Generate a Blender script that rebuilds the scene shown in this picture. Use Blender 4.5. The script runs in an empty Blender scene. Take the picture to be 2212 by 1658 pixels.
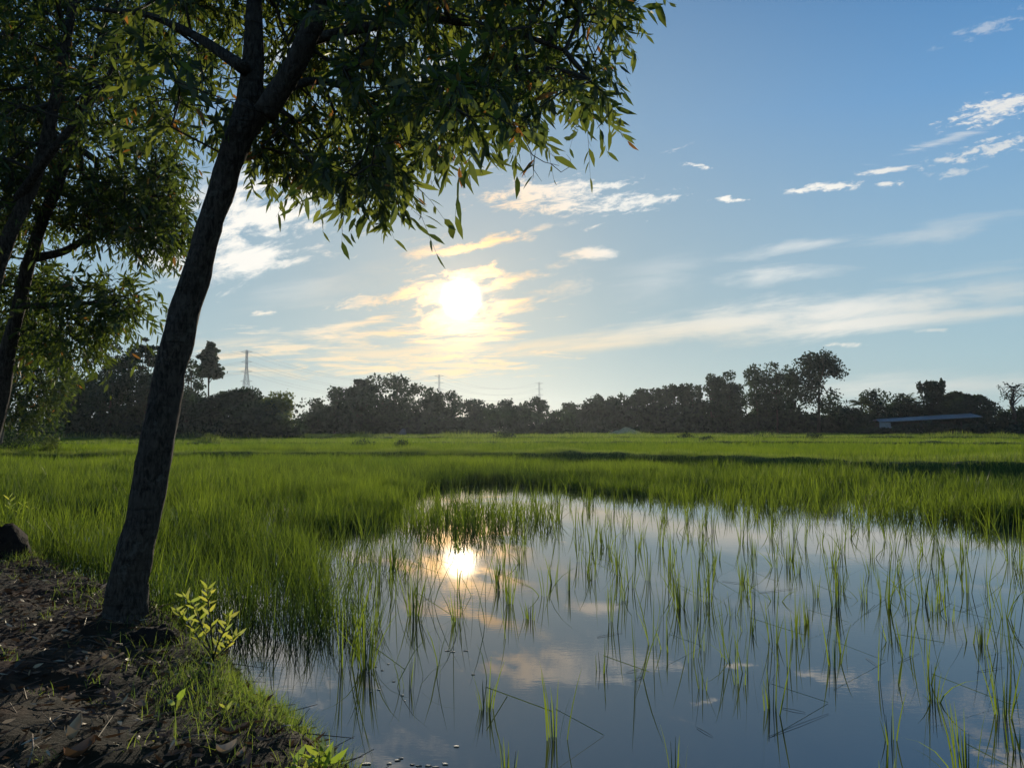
import bpy, math, random
import numpy as np
from mathutils import Vector, Matrix

# ------------------------------------------------------------------ camera, sky, sun, exposure
SC = bpy.context.scene
COL = SC.collection
R = math.radians
FPX, CX, CY, PITCH, EYE = 1661.0, 1106.0, 829.0, R(3.3), 1.6
cam_data = bpy.data.cameras.new('camera')
cam_data.sensor_width = 36.0
cam_data.lens = 36.0 * FPX / 2212.0
cam_data.clip_start = 0.05
cam_data.clip_end = 6000
cam = bpy.data.objects.new('camera', cam_data)
COL.objects.link(cam)
cam.location = (0, 0, EYE)
cam.rotation_euler = (R(90) + PITCH, 0, 0)
SC.camera = cam

SUN_EL, SUN_AZ = R(9.6), R(-3.8)          # azimuth from +Y, negative to the left
SUN_DIR = Vector((math.sin(SUN_AZ) * math.cos(SUN_EL), math.cos(SUN_AZ) * math.cos(SUN_EL), math.sin(SUN_EL)))
sun_data = bpy.data.lights.new('sun', 'SUN')
sun_data.energy = 4.6
sun_data.angle = R(0.6)
sun_data.color = (1.0, 0.88, 0.68)
sun = bpy.data.objects.new('sun', sun_data)
COL.objects.link(sun)
sun.location = SUN_DIR * 50
sun.rotation_euler = (-SUN_DIR).to_track_quat('-Z', 'Y').to_euler()

SC.view_settings.view_transform = 'Standard'
SC.view_settings.look = 'None'
SC.view_settings.exposure = 0.0
SC.view_settings.gamma = 1.0
SC.view_settings.use_curve_mapping = False
SC.cycles.max_bounces = 5
SC.cycles.diffuse_bounces = 2
SC.cycles.glossy_bounces = 2
SC.cycles.transmission_bounces = 3
SC.cycles.transparent_max_bounces = 4
SC.cycles.volume_bounces = 0
SC.cycles.caustics_reflective = False
SC.cycles.caustics_refractive = False


def uv_dir(px, py):
    """Direction through a photo point, as slopes about the view towards +Y (a fixed compass direction)."""
    a, b = (px - CX) / FPX, (CY - py) / FPX
    c, s = math.cos(PITCH), math.sin(PITCH)
    y, z = c - b * s, s + b * c
    return a / y, z / y


class NT:
    """small helper to wire shader nodes"""
    def __init__(self, tree):
        self.t = tree
        self.n = tree.nodes
        self.l = tree.links

    def put(self, sock, v):
        if isinstance(v, bpy.types.NodeSocket):
            self.l.new(v, sock)
        elif v is not None:
            if hasattr(sock.default_value, '__len__') and not hasattr(v, '__len__'):
                v = [v] * len(sock.default_value)
            if hasattr(v, '__len__') and len(sock.default_value) == 4 and len(v) == 3:
                v = tuple(v) + (1.0,)
            sock.default_value = v

    def math(self, op, a, b=None, c=None, clamp=False):
        nd = self.n.new('ShaderNodeMath'); nd.operation = op; nd.use_clamp = clamp
        for i, v in enumerate((a, b, c)):
            if v is not None:
                self.put(nd.inputs[i], v)
        return nd.outputs[0]

    def vmath(self, op, a, b=None):
        nd = self.n.new('ShaderNodeVectorMath'); nd.operation = op
        self.put(nd.inputs[0], a)
        if b is not None:
            self.put(nd.inputs[1], b)
        return nd.outputs['Value'] if op in ('LENGTH', 'DOT_PRODUCT') else nd.outputs['Vector']

    def noise(self, vec, scale, detail=4, rough=0.55, dist=0.0, dims='3D'):
        nd = self.n.new('ShaderNodeTexNoise'); nd.noise_dimensions = dims
        if vec is not None:
            self.l.new(vec, nd.inputs['Vector'])
        self.put(nd.inputs['Scale'], scale); self.put(nd.inputs['Detail'], detail)
        self.put(nd.inputs['Roughness'], rough); self.put(nd.inputs['Distortion'], dist)
        return nd.outputs['Fac']

    def smooth(self, v, lo, hi, a=0.0, b=1.0, kind='SMOOTHSTEP'):
        nd = self.n.new('ShaderNodeMapRange'); nd.interpolation_type = kind; nd.clamp = True
        for i, x in enumerate((v, lo, hi, a, b)):
            self.put(nd.inputs[i], x)
        return nd.outputs[0]

    def mix(self, f, a, b, mode='MIX'):
        nd = self.n.new('ShaderNodeMix'); nd.data_type = 'RGBA'; nd.blend_type = mode
        self.put(nd.inputs[0], f); self.put(nd.inputs[6], a); self.put(nd.inputs[7], b)
        return nd.outputs[2]

    def ramp(self, f, stops):
        nd = self.n.new('ShaderNodeValToRGB')
        el = nd.color_ramp.elements
        while len(el) < len(stops):
            el.new(0.5)
        for e, (p, c) in zip(el, stops):
            e.position = p; e.color = tuple(c) + (1.0,)
        self.put(nd.inputs[0], f)
        return nd.outputs[0]


# cloud node group: one cloud patch in direction space, ragged by noise
cg = bpy.data.node_groups.new('cloud_patch', 'ShaderNodeTree')
for nm, ty in (('P', 'NodeSocketVector'), ('Center', 'NodeSocketVector'), ('Size', 'NodeSocketVector'), ('Noise', 'NodeSocketFloat'),
               ('Angle', 'NodeSocketFloat'), ('Amp', 'NodeSocketFloat'), ('Soft', 'NodeSocketFloat'), ('Strength', 'NodeSocketFloat')):
    cg.interface.new_socket(nm, in_out='INPUT', socket_type=ty)
cg.interface.new_socket('Density', in_out='OUTPUT', socket_type='NodeSocketFloat')
g = NT(cg)
gi, go = cg.nodes.new('NodeGroupInput'), cg.nodes.new('NodeGroupOutput')
sub = g.vmath('SUBTRACT', gi.outputs['P'], gi.outputs['Center'])
rot = cg.nodes.new('ShaderNodeVectorRotate'); rot.rotation_type = 'Z_AXIS'
g.l.new(sub, rot.inputs['Vector'])
g.l.new(g.math('MULTIPLY', gi.outputs['Angle'], -1.0), rot.inputs['Angle'])
rr = g.vmath('LENGTH', g.vmath('DIVIDE', rot.outputs['Vector'], gi.outputs['Size']))
val = g.math('ADD', g.math('SUBTRACT', 1.0, rr), g.math('MULTIPLY', gi.outputs['Noise'], gi.outputs['Amp']))
dn = g.smooth(val, 0.0, gi.outputs['Soft'])
g.l.new(g.math('MULTIPLY', dn, gi.outputs['Strength']), go.inputs['Density'])

world = bpy.data.worlds.new('World')
SC.world = world
world.use_nodes = True
wt = world.node_tree
wt.nodes.clear()
w = NT(wt)
out = wt.nodes.new('ShaderNodeOutputWorld')
bg = wt.nodes.new('ShaderNodeBackground')
sky = wt.nodes.new('ShaderNodeTexSky')
sky.sky_type = 'NISHITA'
sky.sun_disc = False
sky.sun_elevation = SUN_EL
sky.sun_rotation = SUN_AZ
sky.air_density = 1.0
sky.dust_density = 0.6
sky.ozone_density = 1.5
tc = wt.nodes.new('ShaderNodeTexCoord')
dirv = w.vmath('NORMALIZE', tc.outputs['Generated'])
sep = wt.nodes.new('ShaderNodeSeparateXYZ')
w.l.new(dirv, sep.inputs[0])
dx, dy, dz = sep.outputs
ysafe = w.math('MAXIMUM', dy, 0.08)
comb = wt.nodes.new('ShaderNodeCombineXYZ')
w.l.new(w.math('DIVIDE', dx, ysafe), comb.inputs[0])
w.l.new(w.math('DIVIDE', dz, ysafe), comb.inputs[1])
P = comb.outputs[0]
front = w.smooth(dy, 0.12, 0.35)
elev = w.math('MULTIPLY', w.math('ARCSINE', dz), 180 / math.pi)
cosang = w.vmath('DOT_PRODUCT', dirv, tuple(SUN_DIR))
ang = w.math('MULTIPLY', w.math('ARCCOSINE', w.math('MINIMUM', cosang, 1.0)), 180 / math.pi)   # degrees from the sun

# clear air: Nishita, evened out towards the tone of a humid evening sky
SKY_K = 0.10
nish = w.mix(1.0, sky.outputs[0], (SKY_K, SKY_K, SKY_K), 'MULTIPLY')
tint = w.ramp(w.smooth(elev, 0, 60, kind='LINEAR'),
              [(0.0, (0.40, 0.54, 0.56)), (0.08, (0.36, 0.54, 0.62)), (0.22, (0.26, 0.455, 0.64)), (0.36, (0.14, 0.345, 0.64)), (0.52, (0.055, 0.205, 0.47)), (1.0, (0.04, 0.13, 0.32))])
base = w.mix(0.92, nish, tint)
warmth = w.smooth(ang, 42, 4)
base = w.mix(w.math('MULTIPLY', warmth, 0.55), base, (0.34, 0.42, 0.43))

# cloud patches: centre, size, tilt as seen from the paddy; (px, py, half width, half height, tilt, freq along, freq across, ragged, soft, strength)
CLOUDS = [
    (2150, 236, 98, 26, 17, 38, 95, 1.7, .55, .95), (2150, 318, 120, 15, 14, 40, 110, 1.9, .6, .75), (2040, 346, 40, 8, 8, 50, 110, 1.6, .6, .7),
    (2015, 312, 118, 11, 17, 24, 150, 1.9, .9, .5), (1911, 368, 66, 7, 7, 40, 120, 1.0, .5, .9), (1782, 405, 76, 11, 5, 42, 110, 1.5, .55, .95),
    (1578, 431, 34, 6, 0, 60, 120, 1.8, .5, .95), (1917, 397, 34, 7, 2, 50, 110, 1.5, .5, .9), (2130, 62, 80, 17, 22, 40, 80, 2.2, 1.0, .38),
    (1500, 357, 26, 5, -8, 90, 120, 2.2, .6, .8), (1460, 322, 30, 4, 20, 70, 120, 2.2, .8, .5), (2075, 370, 60, 9, 10, 60, 120, 2.2, .8, .55),
    (1180, 425, 150, 42, -4, 22, 60, 2.1, .7, .85), (1360, 437, 110, 19, 7, 34, 100, 1.9, .7, .8), (1275, 546, 62, 14, 1, 30, 90, 0.9, .5, .8),
    (1300, 405, 70, 10, 12, 40, 100, 1.6, .6, .8), (1040, 528, 130, 16, 13, 22, 80, 1.5, .7, 1.0), (905, 545, 70, 36, 18, 22, 60, 1.6, 1.1, .7),
    (1170, 492, 50, 10, 16, 30, 80, 1.6, 1.0, .45), (570, 465, 190, 85, 14, 17, 42, 2.0, .7, .98), (520, 560, 130, 36, 14, 17, 42, 1.7, .7, .95), (470, 590, 60, 22, 10, 24, 70, 1.7, .7, .95),
    (370, 560, 110, 46, -25, 18, 46, 1.7, .8, .95), (450, 420, 120, 60, 20, 18, 40, 2.2, 1.0, .7), (900, 215, 130, 60, 25, 18, 36, 2.2, .9, .85),
    (700, 90, 220, 50, 18, 18, 40, 2.2, 1.0, .7), (575, 676, 36, 6, 4, 40, 90, 1.2, .6, .8), (1822, 744, 36, 6, 0, 40, 90, 1.2, .6, .65),
    (2015, 713, 36, 5, 2, 40, 90, 1.2, .6, .6), (1555, 697, 52, 6, 4, 40, 90, 1.5, .6, .6), (605, 575, 50, 14, 15, 30, 70, 2.0, .8, .7),
    # low banks under the sun
    (900, 716, 230, 17, 3, 14, 95, 1.8, .7, .85), (770, 700, 110, 13, 10, 16, 85, 1.8, .8, .8), (960, 737, 200, 8, 1, 16, 120, 1.8, .7, .8),
    (800, 778, 330, 24, 1, 11, 85, 2.3, .8, .75), (620, 765, 210, 12, 2, 13, 100, 2.0, .8, .7), (1000, 790, 160, 14, -3, 14, 90, 2.1, .8, .75),
    (560, 800, 160, 12, -2, 13, 90, 2.0, .9, .6), (880, 640, 120, 18, 8, 18, 70, 2.4, .8, .7), (660, 725, 160, 25, 8, 10, 45, 1.6, 1.6, .45),
    (900, 760, 320, 22, 2, 8, 50, 1.8, 1.3, .5), (500, 745, 200, 26, 2, 8, 50, 1.6, 1.6, .45),
    # high thin veils to the right
    (1900, 665, 560, 52, 6, 4, 26, .9, 1.1, .72), (1560, 700, 520, 34, 7.5, 4, 30, .9, 1.0, .6), (2150, 640, 330, 62, 5, 5, 30, 1.0, 1.4, .55),
    (1690, 590, 170, 24, 5, 7, 34, 1.1, 1.3, .55), (1740, 528, 170, 17, 9, 8, 40, 1.4, 1.4, .42), (1990, 505, 240, 22, 9, 7, 40, 1.6, 1.6, .32),
    (1300, 745, 300, 14, 6, 5, 40, 1.0, 1.2, .55), (2100, 590, 260, 20, 7, 6, 34, 1.2, 1.5, .35), (2050, 832, 330, 30, 1, 3, 16, .7, 1.2, .6),
    (1420, 610, 120, 60, 20, 7, 20, 1.4, 1.8, .25), (700, 620, 180, 50, 10, 8, 24, 1.4, 1.9, .25),
    (1000, 705, 160, 9, 2, 13, 100, 1.7, .7, .9), (640, 752, 190, 11, 3, 13, 100, 2.0, .7, .8), (900, 800, 260, 13, -2, 13, 100, 2.2, .8, .8), (1080, 782, 90, 8, -4, 13, 100, 2.0, .7, .8),
    (760, 740, 300, 40, 3, 13, 100, 2.6, 1.0, .6), (1150, 640, 170, 22, 14, 24, 72, 1.6, 1.3, .55), (1130, 590, 120, 10, 14, 24, 72, 1.6, 1.2, .6), (1960, 690, 420, 26, 5, 5, 30, .7, .8, .75),
    # bright cloud drawn across the sun
    (985, 625, 130, 42, 16, 24, 72, 1.3, .7, .95), (1080, 612, 110, 22, 14, 24, 72, 1.4, .9, .85), (1090, 660, 110, 22, 12, 24, 72, 1.4, .9, .8), (985, 685, 95, 34, 4, 24, 72, 1.2, .7, .9), (880, 632, 90, 12, 8, 24, 72, 1.6, .7, .8),
]
def cloud_noise(tilt, fa, fb, seed, detail):
    r_ = wt.nodes.new('ShaderNodeVectorRotate'); r_.rotation_type = 'Z_AXIS'
    w.l.new(P, r_.inputs['Vector']); r_.inputs['Angle'].default_value = R(-tilt)
    v_ = w.vmath('ADD', w.vmath('MULTIPLY', r_.outputs['Vector'], (fa, fb, 1)), (seed, seed * 1.7, seed))
    return w.math('SUBTRACT', w.smooth(w.noise(v_, 1.0, detail, .64, .35), .26, .74, kind='LINEAR'), .5)


NOISES = [(48, cloud_noise(12, 42, 115, 3.1, 5)), (24, cloud_noise(9, 24, 72, 8.4, 6)), (15.5, cloud_noise(16, 18, 44, 5.5, 6)), (11, cloud_noise(2, 13, 100, 1.7, 6)), (0, cloud_noise(7, 5, 30, 9.3, 5))]


def pick_noise(fa, fb):
    if fa >= 32:
        return NOISES[0][1]
    if fa <= 9:
        return NOISES[4][1]
    if fb / fa > 4.4:
        return NOISES[3][1]
    return NOISES[2][1] if fb < 50 else NOISES[1][1]


dens = None
for i, (px, py, hw, hh, tilt, fa, fb, amp, soft, stg) in enumerate(CLOUDS):
    nd = wt.nodes.new('ShaderNodeGroup'); nd.node_tree = cg
    u, v = uv_dir(px, py)
    w.l.new(P, nd.inputs['P'])
    nd.inputs['Center'].default_value = (u, v, 0)
    nd.inputs['Size'].default_value = (hw * 1.15 / FPX, hh * 1.15 / FPX, 1e6)
    w.l.new(pick_noise(fa, fb), nd.inputs['Noise'])
    nd.inputs['Angle'].default_value = R(tilt)
    nd.inputs['Amp'].default_value = amp * 1.12
    nd.inputs['Soft'].default_value = soft * (.95 if fa <= 9 else 1.5)
    nd.inputs['Strength'].default_value = min(1.0, stg * (1.15 if fa <= 9 else 1.0))
    o = nd.outputs[0]
    dens = o if dens is None else w.math('MAXIMUM', dens, o)
dens = w.math('MULTIPLY', dens, front)
near_sun = w.smooth(ang, 14, 2)
cloud_col = w.mix(near_sun, (1.0, 0.97, 0.90), (1.15, 0.74, 0.36))
cloud_col = w.mix(w.math('MULTIPLY', w.smooth(elev, 11, 3), w.smooth(ang, 34, 12)), cloud_col, (0.92, 0.70, 0.40))
cloud_col = w.mix(w.smooth(ang, 22, 36), cloud_col, w.mix(w.smooth(elev, 22, 4), (0.82, 0.82, 0.80), (0.68, 0.70, 0.66)))
skycol = w.mix(dens, base, cloud_col)
# the sun itself behind thin cloud: a hot core, an aureole that the cloud brightens
core = w.math('POWER', w.smooth(ang, 2.0, 0.2), 2.0)
ring = w.math('POWER', w.smooth(ang, 7.0, 0.6), 2.4)
wide = w.math('POWER', w.smooth(ang, 19.0, 1.0), 2.0)
glow = w.math('MULTIPLY', ring, w.math('ADD', 0.10, w.math('MULTIPLY', dens, 1.9)))
skycol = w.mix(1.0, skycol, w.mix(glow, (0, 0, 0), (1.7, 1.0, 0.38)), 'ADD')
skycol = w.mix(1.0, skycol, w.mix(wide, (0, 0, 0), (0.14, 0.075, 0.008)), 'ADD')
skycol = w.mix(1.0, skycol, w.mix(core, (0, 0, 0), (9.0, 8.0, 6.0)), 'ADD')
w.l.new(skycol, bg.inputs['Color'])
bg.inputs['Strength'].default_value = 1.0
w.l.new(bg.outputs[0], out.inputs['Surface'])
world.cycles.sampling_method = 'MANUAL'
world.cycles.sample_map_resolution = 512

# ------------------------------------------------------------------ helpers
RNG = np.random.default_rng(11)


def ray(px, py):
    a, b = (px - CX) / FPX, (CY - py) / FPX
    c, s = math.cos(PITCH), math.sin(PITCH)
    return np.array((a, c - b * s, s + b * c))


def at(px, py, d):
    """point seen at a photo position, d metres ahead of the camera"""
    r = ray(px, py)
    return np.array((0, 0, EYE)) + r * (d / r[1])


def gnd(px, py, z=0.0):
    r = ray(px, py)
    return np.array((0, 0, EYE)) + r * ((z - EYE) / r[2])


def lattice(ix, iy, seed):
    h = (ix.astype(np.int64) * 374761393 + iy.astype(np.int64) * 668265263 + seed * 144269) & 0x7fffffff
    h = ((h ^ (h >> 13)) * 1274126177) & 0x7fffffff
    return ((h ^ (h >> 16)) & 0xffff) / 65535.0


def vnoise(x, y, seed=0):
    xi, yi = np.floor(x), np.floor(y)
    fx, fy = x - xi, y - yi
    fx, fy = fx * fx * (3 - 2 * fx), fy * fy * (3 - 2 * fy)
    a, b = lattice(xi, yi, seed), lattice(xi + 1, yi, seed)
    c, d = lattice(xi, yi + 1, seed), lattice(xi + 1, yi + 1, seed)
    return (a * (1 - fx) + b * fx) * (1 - fy) + (c * (1 - fx) + d * fx) * fy - 0.5


def fbm(x, y, seed=0, oct=4):
    t, amp = 0, 1.0
    for k in range(oct):
        t = t + amp * vnoise(x * 2 ** k, y * 2 ** k, seed + k)
        amp *= 0.5
    return t


def mesh_obj(name, V, faces, mat, parent=None, smooth=False, tone=None, loc=None):
    """faces: list of (n, k) index arrays, k = 3 or 4; tone: one number per vertex"""
    V = np.asarray(V, dtype=np.float64)
    if loc is not None:
        V = V - np.asarray(loc)
    me = bpy.data.meshes.new(name)
    faces = [np.asarray(f, dtype=np.int64) for f in faces if len(f)]
    loops = np.concatenate([f.ravel() for f in faces])
    tot = np.concatenate([np.full(len(f), f.shape[1]) for f in faces])
    start = np.concatenate(([0], np.cumsum(tot)[:-1]))
    me.vertices.add(len(V)); me.loops.add(len(loops)); me.polygons.add(len(tot))
    me.vertices.foreach_set('co', V.astype(np.float32).ravel())
    me.loops.foreach_set('vertex_index', loops.astype(np.int32))
    me.polygons.foreach_set('loop_start', start.astype(np.int32))
    me.polygons.foreach_set('loop_total', tot.astype(np.int32))
    me.polygons.foreach_set('use_smooth', np.full(len(tot), smooth))
    if tone is not None:
        at_ = me.attributes.new('tone', 'FLOAT', 'POINT')
        at_.data.foreach_set('value', np.asarray(tone, dtype=np.float32))
    me.update(calc_edges=True)
    me.materials.append(mat)
    o = bpy.data.objects.new(name, me)
    COL.objects.link(o)
    if loc is not None:
        o.location = loc
    if parent is not None:
        o.parent = parent
        o.matrix_parent_inverse = Matrix.Translation(-Vector(parent.location))
    return o


def tag(o, label=None, cat=None, group=None, kind=None):
    for k, v in (('label', label), ('category', cat), ('group', group), ('kind', kind)):
        if v:
            o[k] = v
    return o


def thing(name, loc, label, cat, group=None):
    o = bpy.data.objects.new(name, None)
    o.empty_display_size = 0.2
    COL.objects.link(o)
    o.location = loc
    return tag(o, label, cat, group)


class MB:
    """collects tubes, boxes, leaves into one mesh"""
    def __init__(self):
        self.V, self.Q, self.T, self.tone, self.n = [], [], [], [], 0

    def add(self, V, Q=None, T=None, tone=0.5):
        V = np.asarray(V, float)
        if Q is not None and len(Q):
            self.Q.append(np.asarray(Q) + self.n)
        if T is not None and len(T):
            self.T.append(np.asarray(T) + self.n)
        self.V.append(V)
        self.tone.append(np.broadcast_to(np.asarray(tone, float), (len(V),)))
        self.n += len(V)

    def tube(self, pts, rad, sides=8, lump=0.0, seed=0, cap=True, tone=0.5):
        pts = np.asarray(pts, float)
        n = len(pts)
        rad = np.broadcast_to(np.asarray(rad, float), (n,))
        tan = np.gradient(pts, axis=0)
        tan /= np.linalg.norm(tan, axis=1)[:, None] + 1e-9
        ref = np.array((0, 0, 1.0)) if abs(tan[0][2]) < 0.8 else np.array((1.0, 0, 0))
        a = np.cross(tan, ref); a /= np.linalg.norm(a, axis=1)[:, None] + 1e-9
        b = np.cross(tan, a)
        th = np.arange(sides) * 2 * np.pi / sides
        rr = rad[:, None] * np.ones(sides)[None]
        if lump:
            yy, xx = np.meshgrid(np.arange(n) * 0.35, np.cos(th) * 1.6 + 7, indexing='ij')
            zz = np.sin(th)[None] * 1.6 + yy
            rr = rr * (1 + lump * 2 * fbm(xx + seed * 3.1, zz, seed, 3))
        V = pts[:, None] + rr[..., None] * (np.cos(th)[None, :, None] * a[:, None] + np.sin(th)[None, :, None] * b[:, None])
        i = np.arange(n - 1)[:, None] * sides
        j = np.arange(sides)[None]
        k = (j + 1) % sides
        Q = np.stack([i + j, i + k, i + sides + k, i + sides + j], -1).reshape(-1, 4)
        V = V.reshape(-1, 3)
        T = []
        if cap:
            V = np.vstack([V, pts[:1], pts[-1:]])
            c0, c1 = n * sides, n * sides + 1
            T = [(c0, (m + 1) % sides, m) for m in range(sides)] + [(c1, (n - 1) * sides + m, (n - 1) * sides + (m + 1) % sides) for m in range(sides)]
        self.add(V, Q, T, tone)

    def box(self, c, s, rz=0.0, tone=0.5):
        c, s = np.asarray(c, float), np.asarray(s, float) / 2
        V = np.array([(x, y, z) for z in (-1, 1) for y in (-1, 1) for x in (-1, 1)], float) * s
        cz, sz = math.cos(rz), math.sin(rz)
        V = np.stack([V[:, 0] * cz - V[:, 1] * sz, V[:, 0] * sz + V[:, 1] * cz, V[:, 2]], 1) + c
        self.add(V, [(0, 2, 3, 1), (4, 5, 7, 6), (0, 1, 5, 4), (2, 6, 7, 3), (0, 4, 6, 2), (1, 3, 7, 5)], None, tone)

    def build(self, name, mat, parent=None, smooth=False, loc=None):
        V = np.vstack(self.V)
        f = []
        if self.Q:
            f.append(np.vstack(self.Q))
        if self.T:
            f.append(np.vstack(self.T))
        return mesh_obj(name, V, f, mat, parent, smooth, np.concatenate(self.tone), loc)


def segs(mb, A, B, ra, rb, sides=5):
    """many straight twig segments at once"""
    A, B = np.asarray(A, float), np.asarray(B, float)
    if not len(A):
        return
    t = B - A
    t /= np.linalg.norm(t, axis=1)[:, None] + 1e-9
    ref = np.where(np.abs(t[:, 2:3]) < 0.8, np.array([[0, 0, 1.0]]), np.array([[1.0, 0, 0]]))
    a = np.cross(t, ref); a /= np.linalg.norm(a, axis=1)[:, None] + 1e-9
    b = np.cross(t, a)
    th = np.arange(sides) * 2 * np.pi / sides
    ring = np.cos(th)[None, :, None] * a[:, None] + np.sin(th)[None, :, None] * b[:, None]
    V0 = A[:, None] + ring * np.asarray(ra)[:, None, None]
    V1 = B[:, None] + ring * np.asarray(rb)[:, None, None]
    V = np.concatenate([V0, V1], 1).reshape(-1, 3)
    i = np.arange(len(A))[:, None] * sides * 2
    j = np.arange(sides)[None]
    k = (j + 1) % sides
    Q = np.stack([i + j, i + k, i + sides + k, i + sides + j], -1).reshape(-1, 4)
    mb.add(V, Q)


def frames(direction, roll):
    """rotation whose +X runs along direction"""
    x = direction / (np.linalg.norm(direction, axis=1)[:, None] + 1e-9)
    ref = np.where(np.abs(x[:, 2:3]) < 0.9, np.array([[0, 0, 1.0]]), np.array([[1.0, 0, 0]]))
    y = np.cross(ref, x); y /= np.linalg.norm(y, axis=1)[:, None] + 1e-9
    z = np.cross(x, y)
    c, s = np.cos(roll)[:, None], np.sin(roll)[:, None]
    return np.stack([x, y * c + z * s, z * c - y * s], -1)


LEAF_V = np.array([(0, 0, 0), (.28, .095, .012), (.28, -.085, .012), (.62, .10, -.02), (.62, -.065, -.02), (1, .05, -.11)], float)
LEAF_Q = np.array([(1, 2, 4, 3)])
LEAF_T = np.array([(0, 2, 1), (3, 4, 5)])


def add_leaves(mb, pos, direction, length, width, roll, tone):
    n = len(pos)
    M = frames(np.asarray(direction, float), roll)
    V = np.broadcast_to(LEAF_V, (n, 6, 3)).copy()
    V[:, :, 0] *= length[:, None]
    V[:, :, 1] *= (length * width)[:, None]
    V[:, :, 2] *= length[:, None]
    V = np.einsum('nij,nkj->nki', M, V) + np.asarray(pos)[:, None]
    o = (np.arange(n) * 6)[:, None, None]
    mb.add(V.reshape(-1, 3), (LEAF_Q[None] + o).reshape(-1, 4), (LEAF_T[None] + o).reshape(-1, 3), np.repeat(tone, 6))


def add_blades(mb, base, length, width, lean_az, lean, bend, face_az, tone, st=(0, .34, .68, 1.0)):
    """grass blades: lean = start tilt, bend = extra droop towards the tip"""
    n = len(base)
    st = np.array(st)
    m = len(st)
    h = np.stack([np.cos(lean_az), np.sin(lean_az), np.zeros(n)], 1)
    s = st[None] * length[:, None]
    hor = s * np.sin(lean)[:, None] + bend[:, None] * length[:, None] * st[None] ** 2
    ver = s * np.cos(lean)[:, None] - 0.55 * bend[:, None] * length[:, None] * st[None] ** 2.4
    C = base[:, None] + h[:, None] * hor[..., None]
    C[:, :, 2] += ver
    side = np.stack([np.cos(face_az), np.sin(face_az), np.zeros(n)], 1)
    wd = width[:, None] * np.interp(st, (0, .3, .7, 1), (.55, 1, .75, .08))[None]
    L = C - side[:, None] * wd[..., None] / 2
    Rr = C + side[:, None] * wd[..., None] / 2
    V = np.stack([L, Rr], 2).reshape(n, m * 2, 3)
    q = np.array([(2 * i, 2 * i + 1, 2 * i + 3, 2 * i + 2) for i in range(m - 1)])
    Q = (q[None] + (np.arange(n) * m * 2)[:, None, None]).reshape(-1, 4)
    mb.add(V.reshape(-1, 3), Q, None, np.repeat(tone, m * 2))


# ------------------------------------------------------------------ materials
def new_mat(name):
    m = bpy.data.materials.new(name)
    m.use_nodes = True
    m.node_tree.nodes.clear()
    return m, NT(m.node_tree)


def leaf_mat(name, c0, c1, t0, t1, gloss=0.06, rough=0.4, trans=0.5, third=None):
    """c0/c1 leaf colour over tone 0..1, t0/t1 colour of light passing through"""
    m, q = new_mat(name)
    o = q.n.new('ShaderNodeOutputMaterial')
    a = q.n.new('ShaderNodeAttribute'); a.attribute_name = 'tone'
    f = a.outputs['Fac']
    stops = [(0.0, c0), (0.85, c1)] + ([(0.97, third[0])] if third else [])
    tst = [(0.0, t0), (0.85, t1)] + ([(0.97, third[1])] if third else [])
    d = q.n.new('ShaderNodeBsdfDiffuse'); q.l.new(q.ramp(f, stops), d.inputs['Color'])
    t = q.n.new('ShaderNodeBsdfTranslucent'); q.l.new(q.ramp(f, tst), t.inputs['Color'])
    mx = q.n.new('ShaderNodeMixShader'); mx.inputs[0].default_value = trans
    q.l.new(d.outputs[0], mx.inputs[1]); q.l.new(t.outputs[0], mx.inputs[2])
    gl = q.n.new('ShaderNodeBsdfGlossy'); gl.inputs['Roughness'].default_value = rough
    gl.inputs['Color'].default_value = (.9, .9, .85, 1)
    mg = q.n.new('ShaderNodeMixShader'); mg.inputs[0].default_value = gloss
    q.l.new(mx.outputs[0], mg.inputs[1]); q.l.new(gl.outputs[0], mg.inputs[2])
    q.l.new(mg.outputs[0], o.inputs['Surface'])
    return m


def rough_mat(name, c0, c1, scale=6.0, rough=0.85, bump=0.3, bscale=None, stretch=(1, 1, 1), spec=0.25, metal=0.0):
    m, q = new_mat(name)
    o = q.n.new('ShaderNodeOutputMaterial')
    p = q.n.new('ShaderNodeBsdfPrincipled')
    tcx = q.n.new('ShaderNodeTexCoord')
    v = q.vmath('MULTIPLY', tcx.outputs['Object'], stretch)
    n1 = q.noise(v, scale, 6, 0.62)
    q.l.new(q.mix(q.smooth(n1, .32, .68), c0, c1), p.inputs['Base Color'])
    p.inputs['Roughness'].default_value = rough
    p.inputs['Specular IOR Level'].default_value = spec
    p.inputs['Metallic'].default_value = metal
    if bump:
        b = q.n.new('ShaderNodeBump'); b.inputs['Strength'].default_value = bump; b.inputs['Distance'].default_value = 0.02
        q.l.new(q.noise(v, bscale or scale * 4, 6, 0.65), b.inputs['Height'])
        q.l.new(b.outputs[0], p.inputs['Normal'])
    q.l.new(p.outputs[0], o.inputs['Surface'])
    return m


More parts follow.
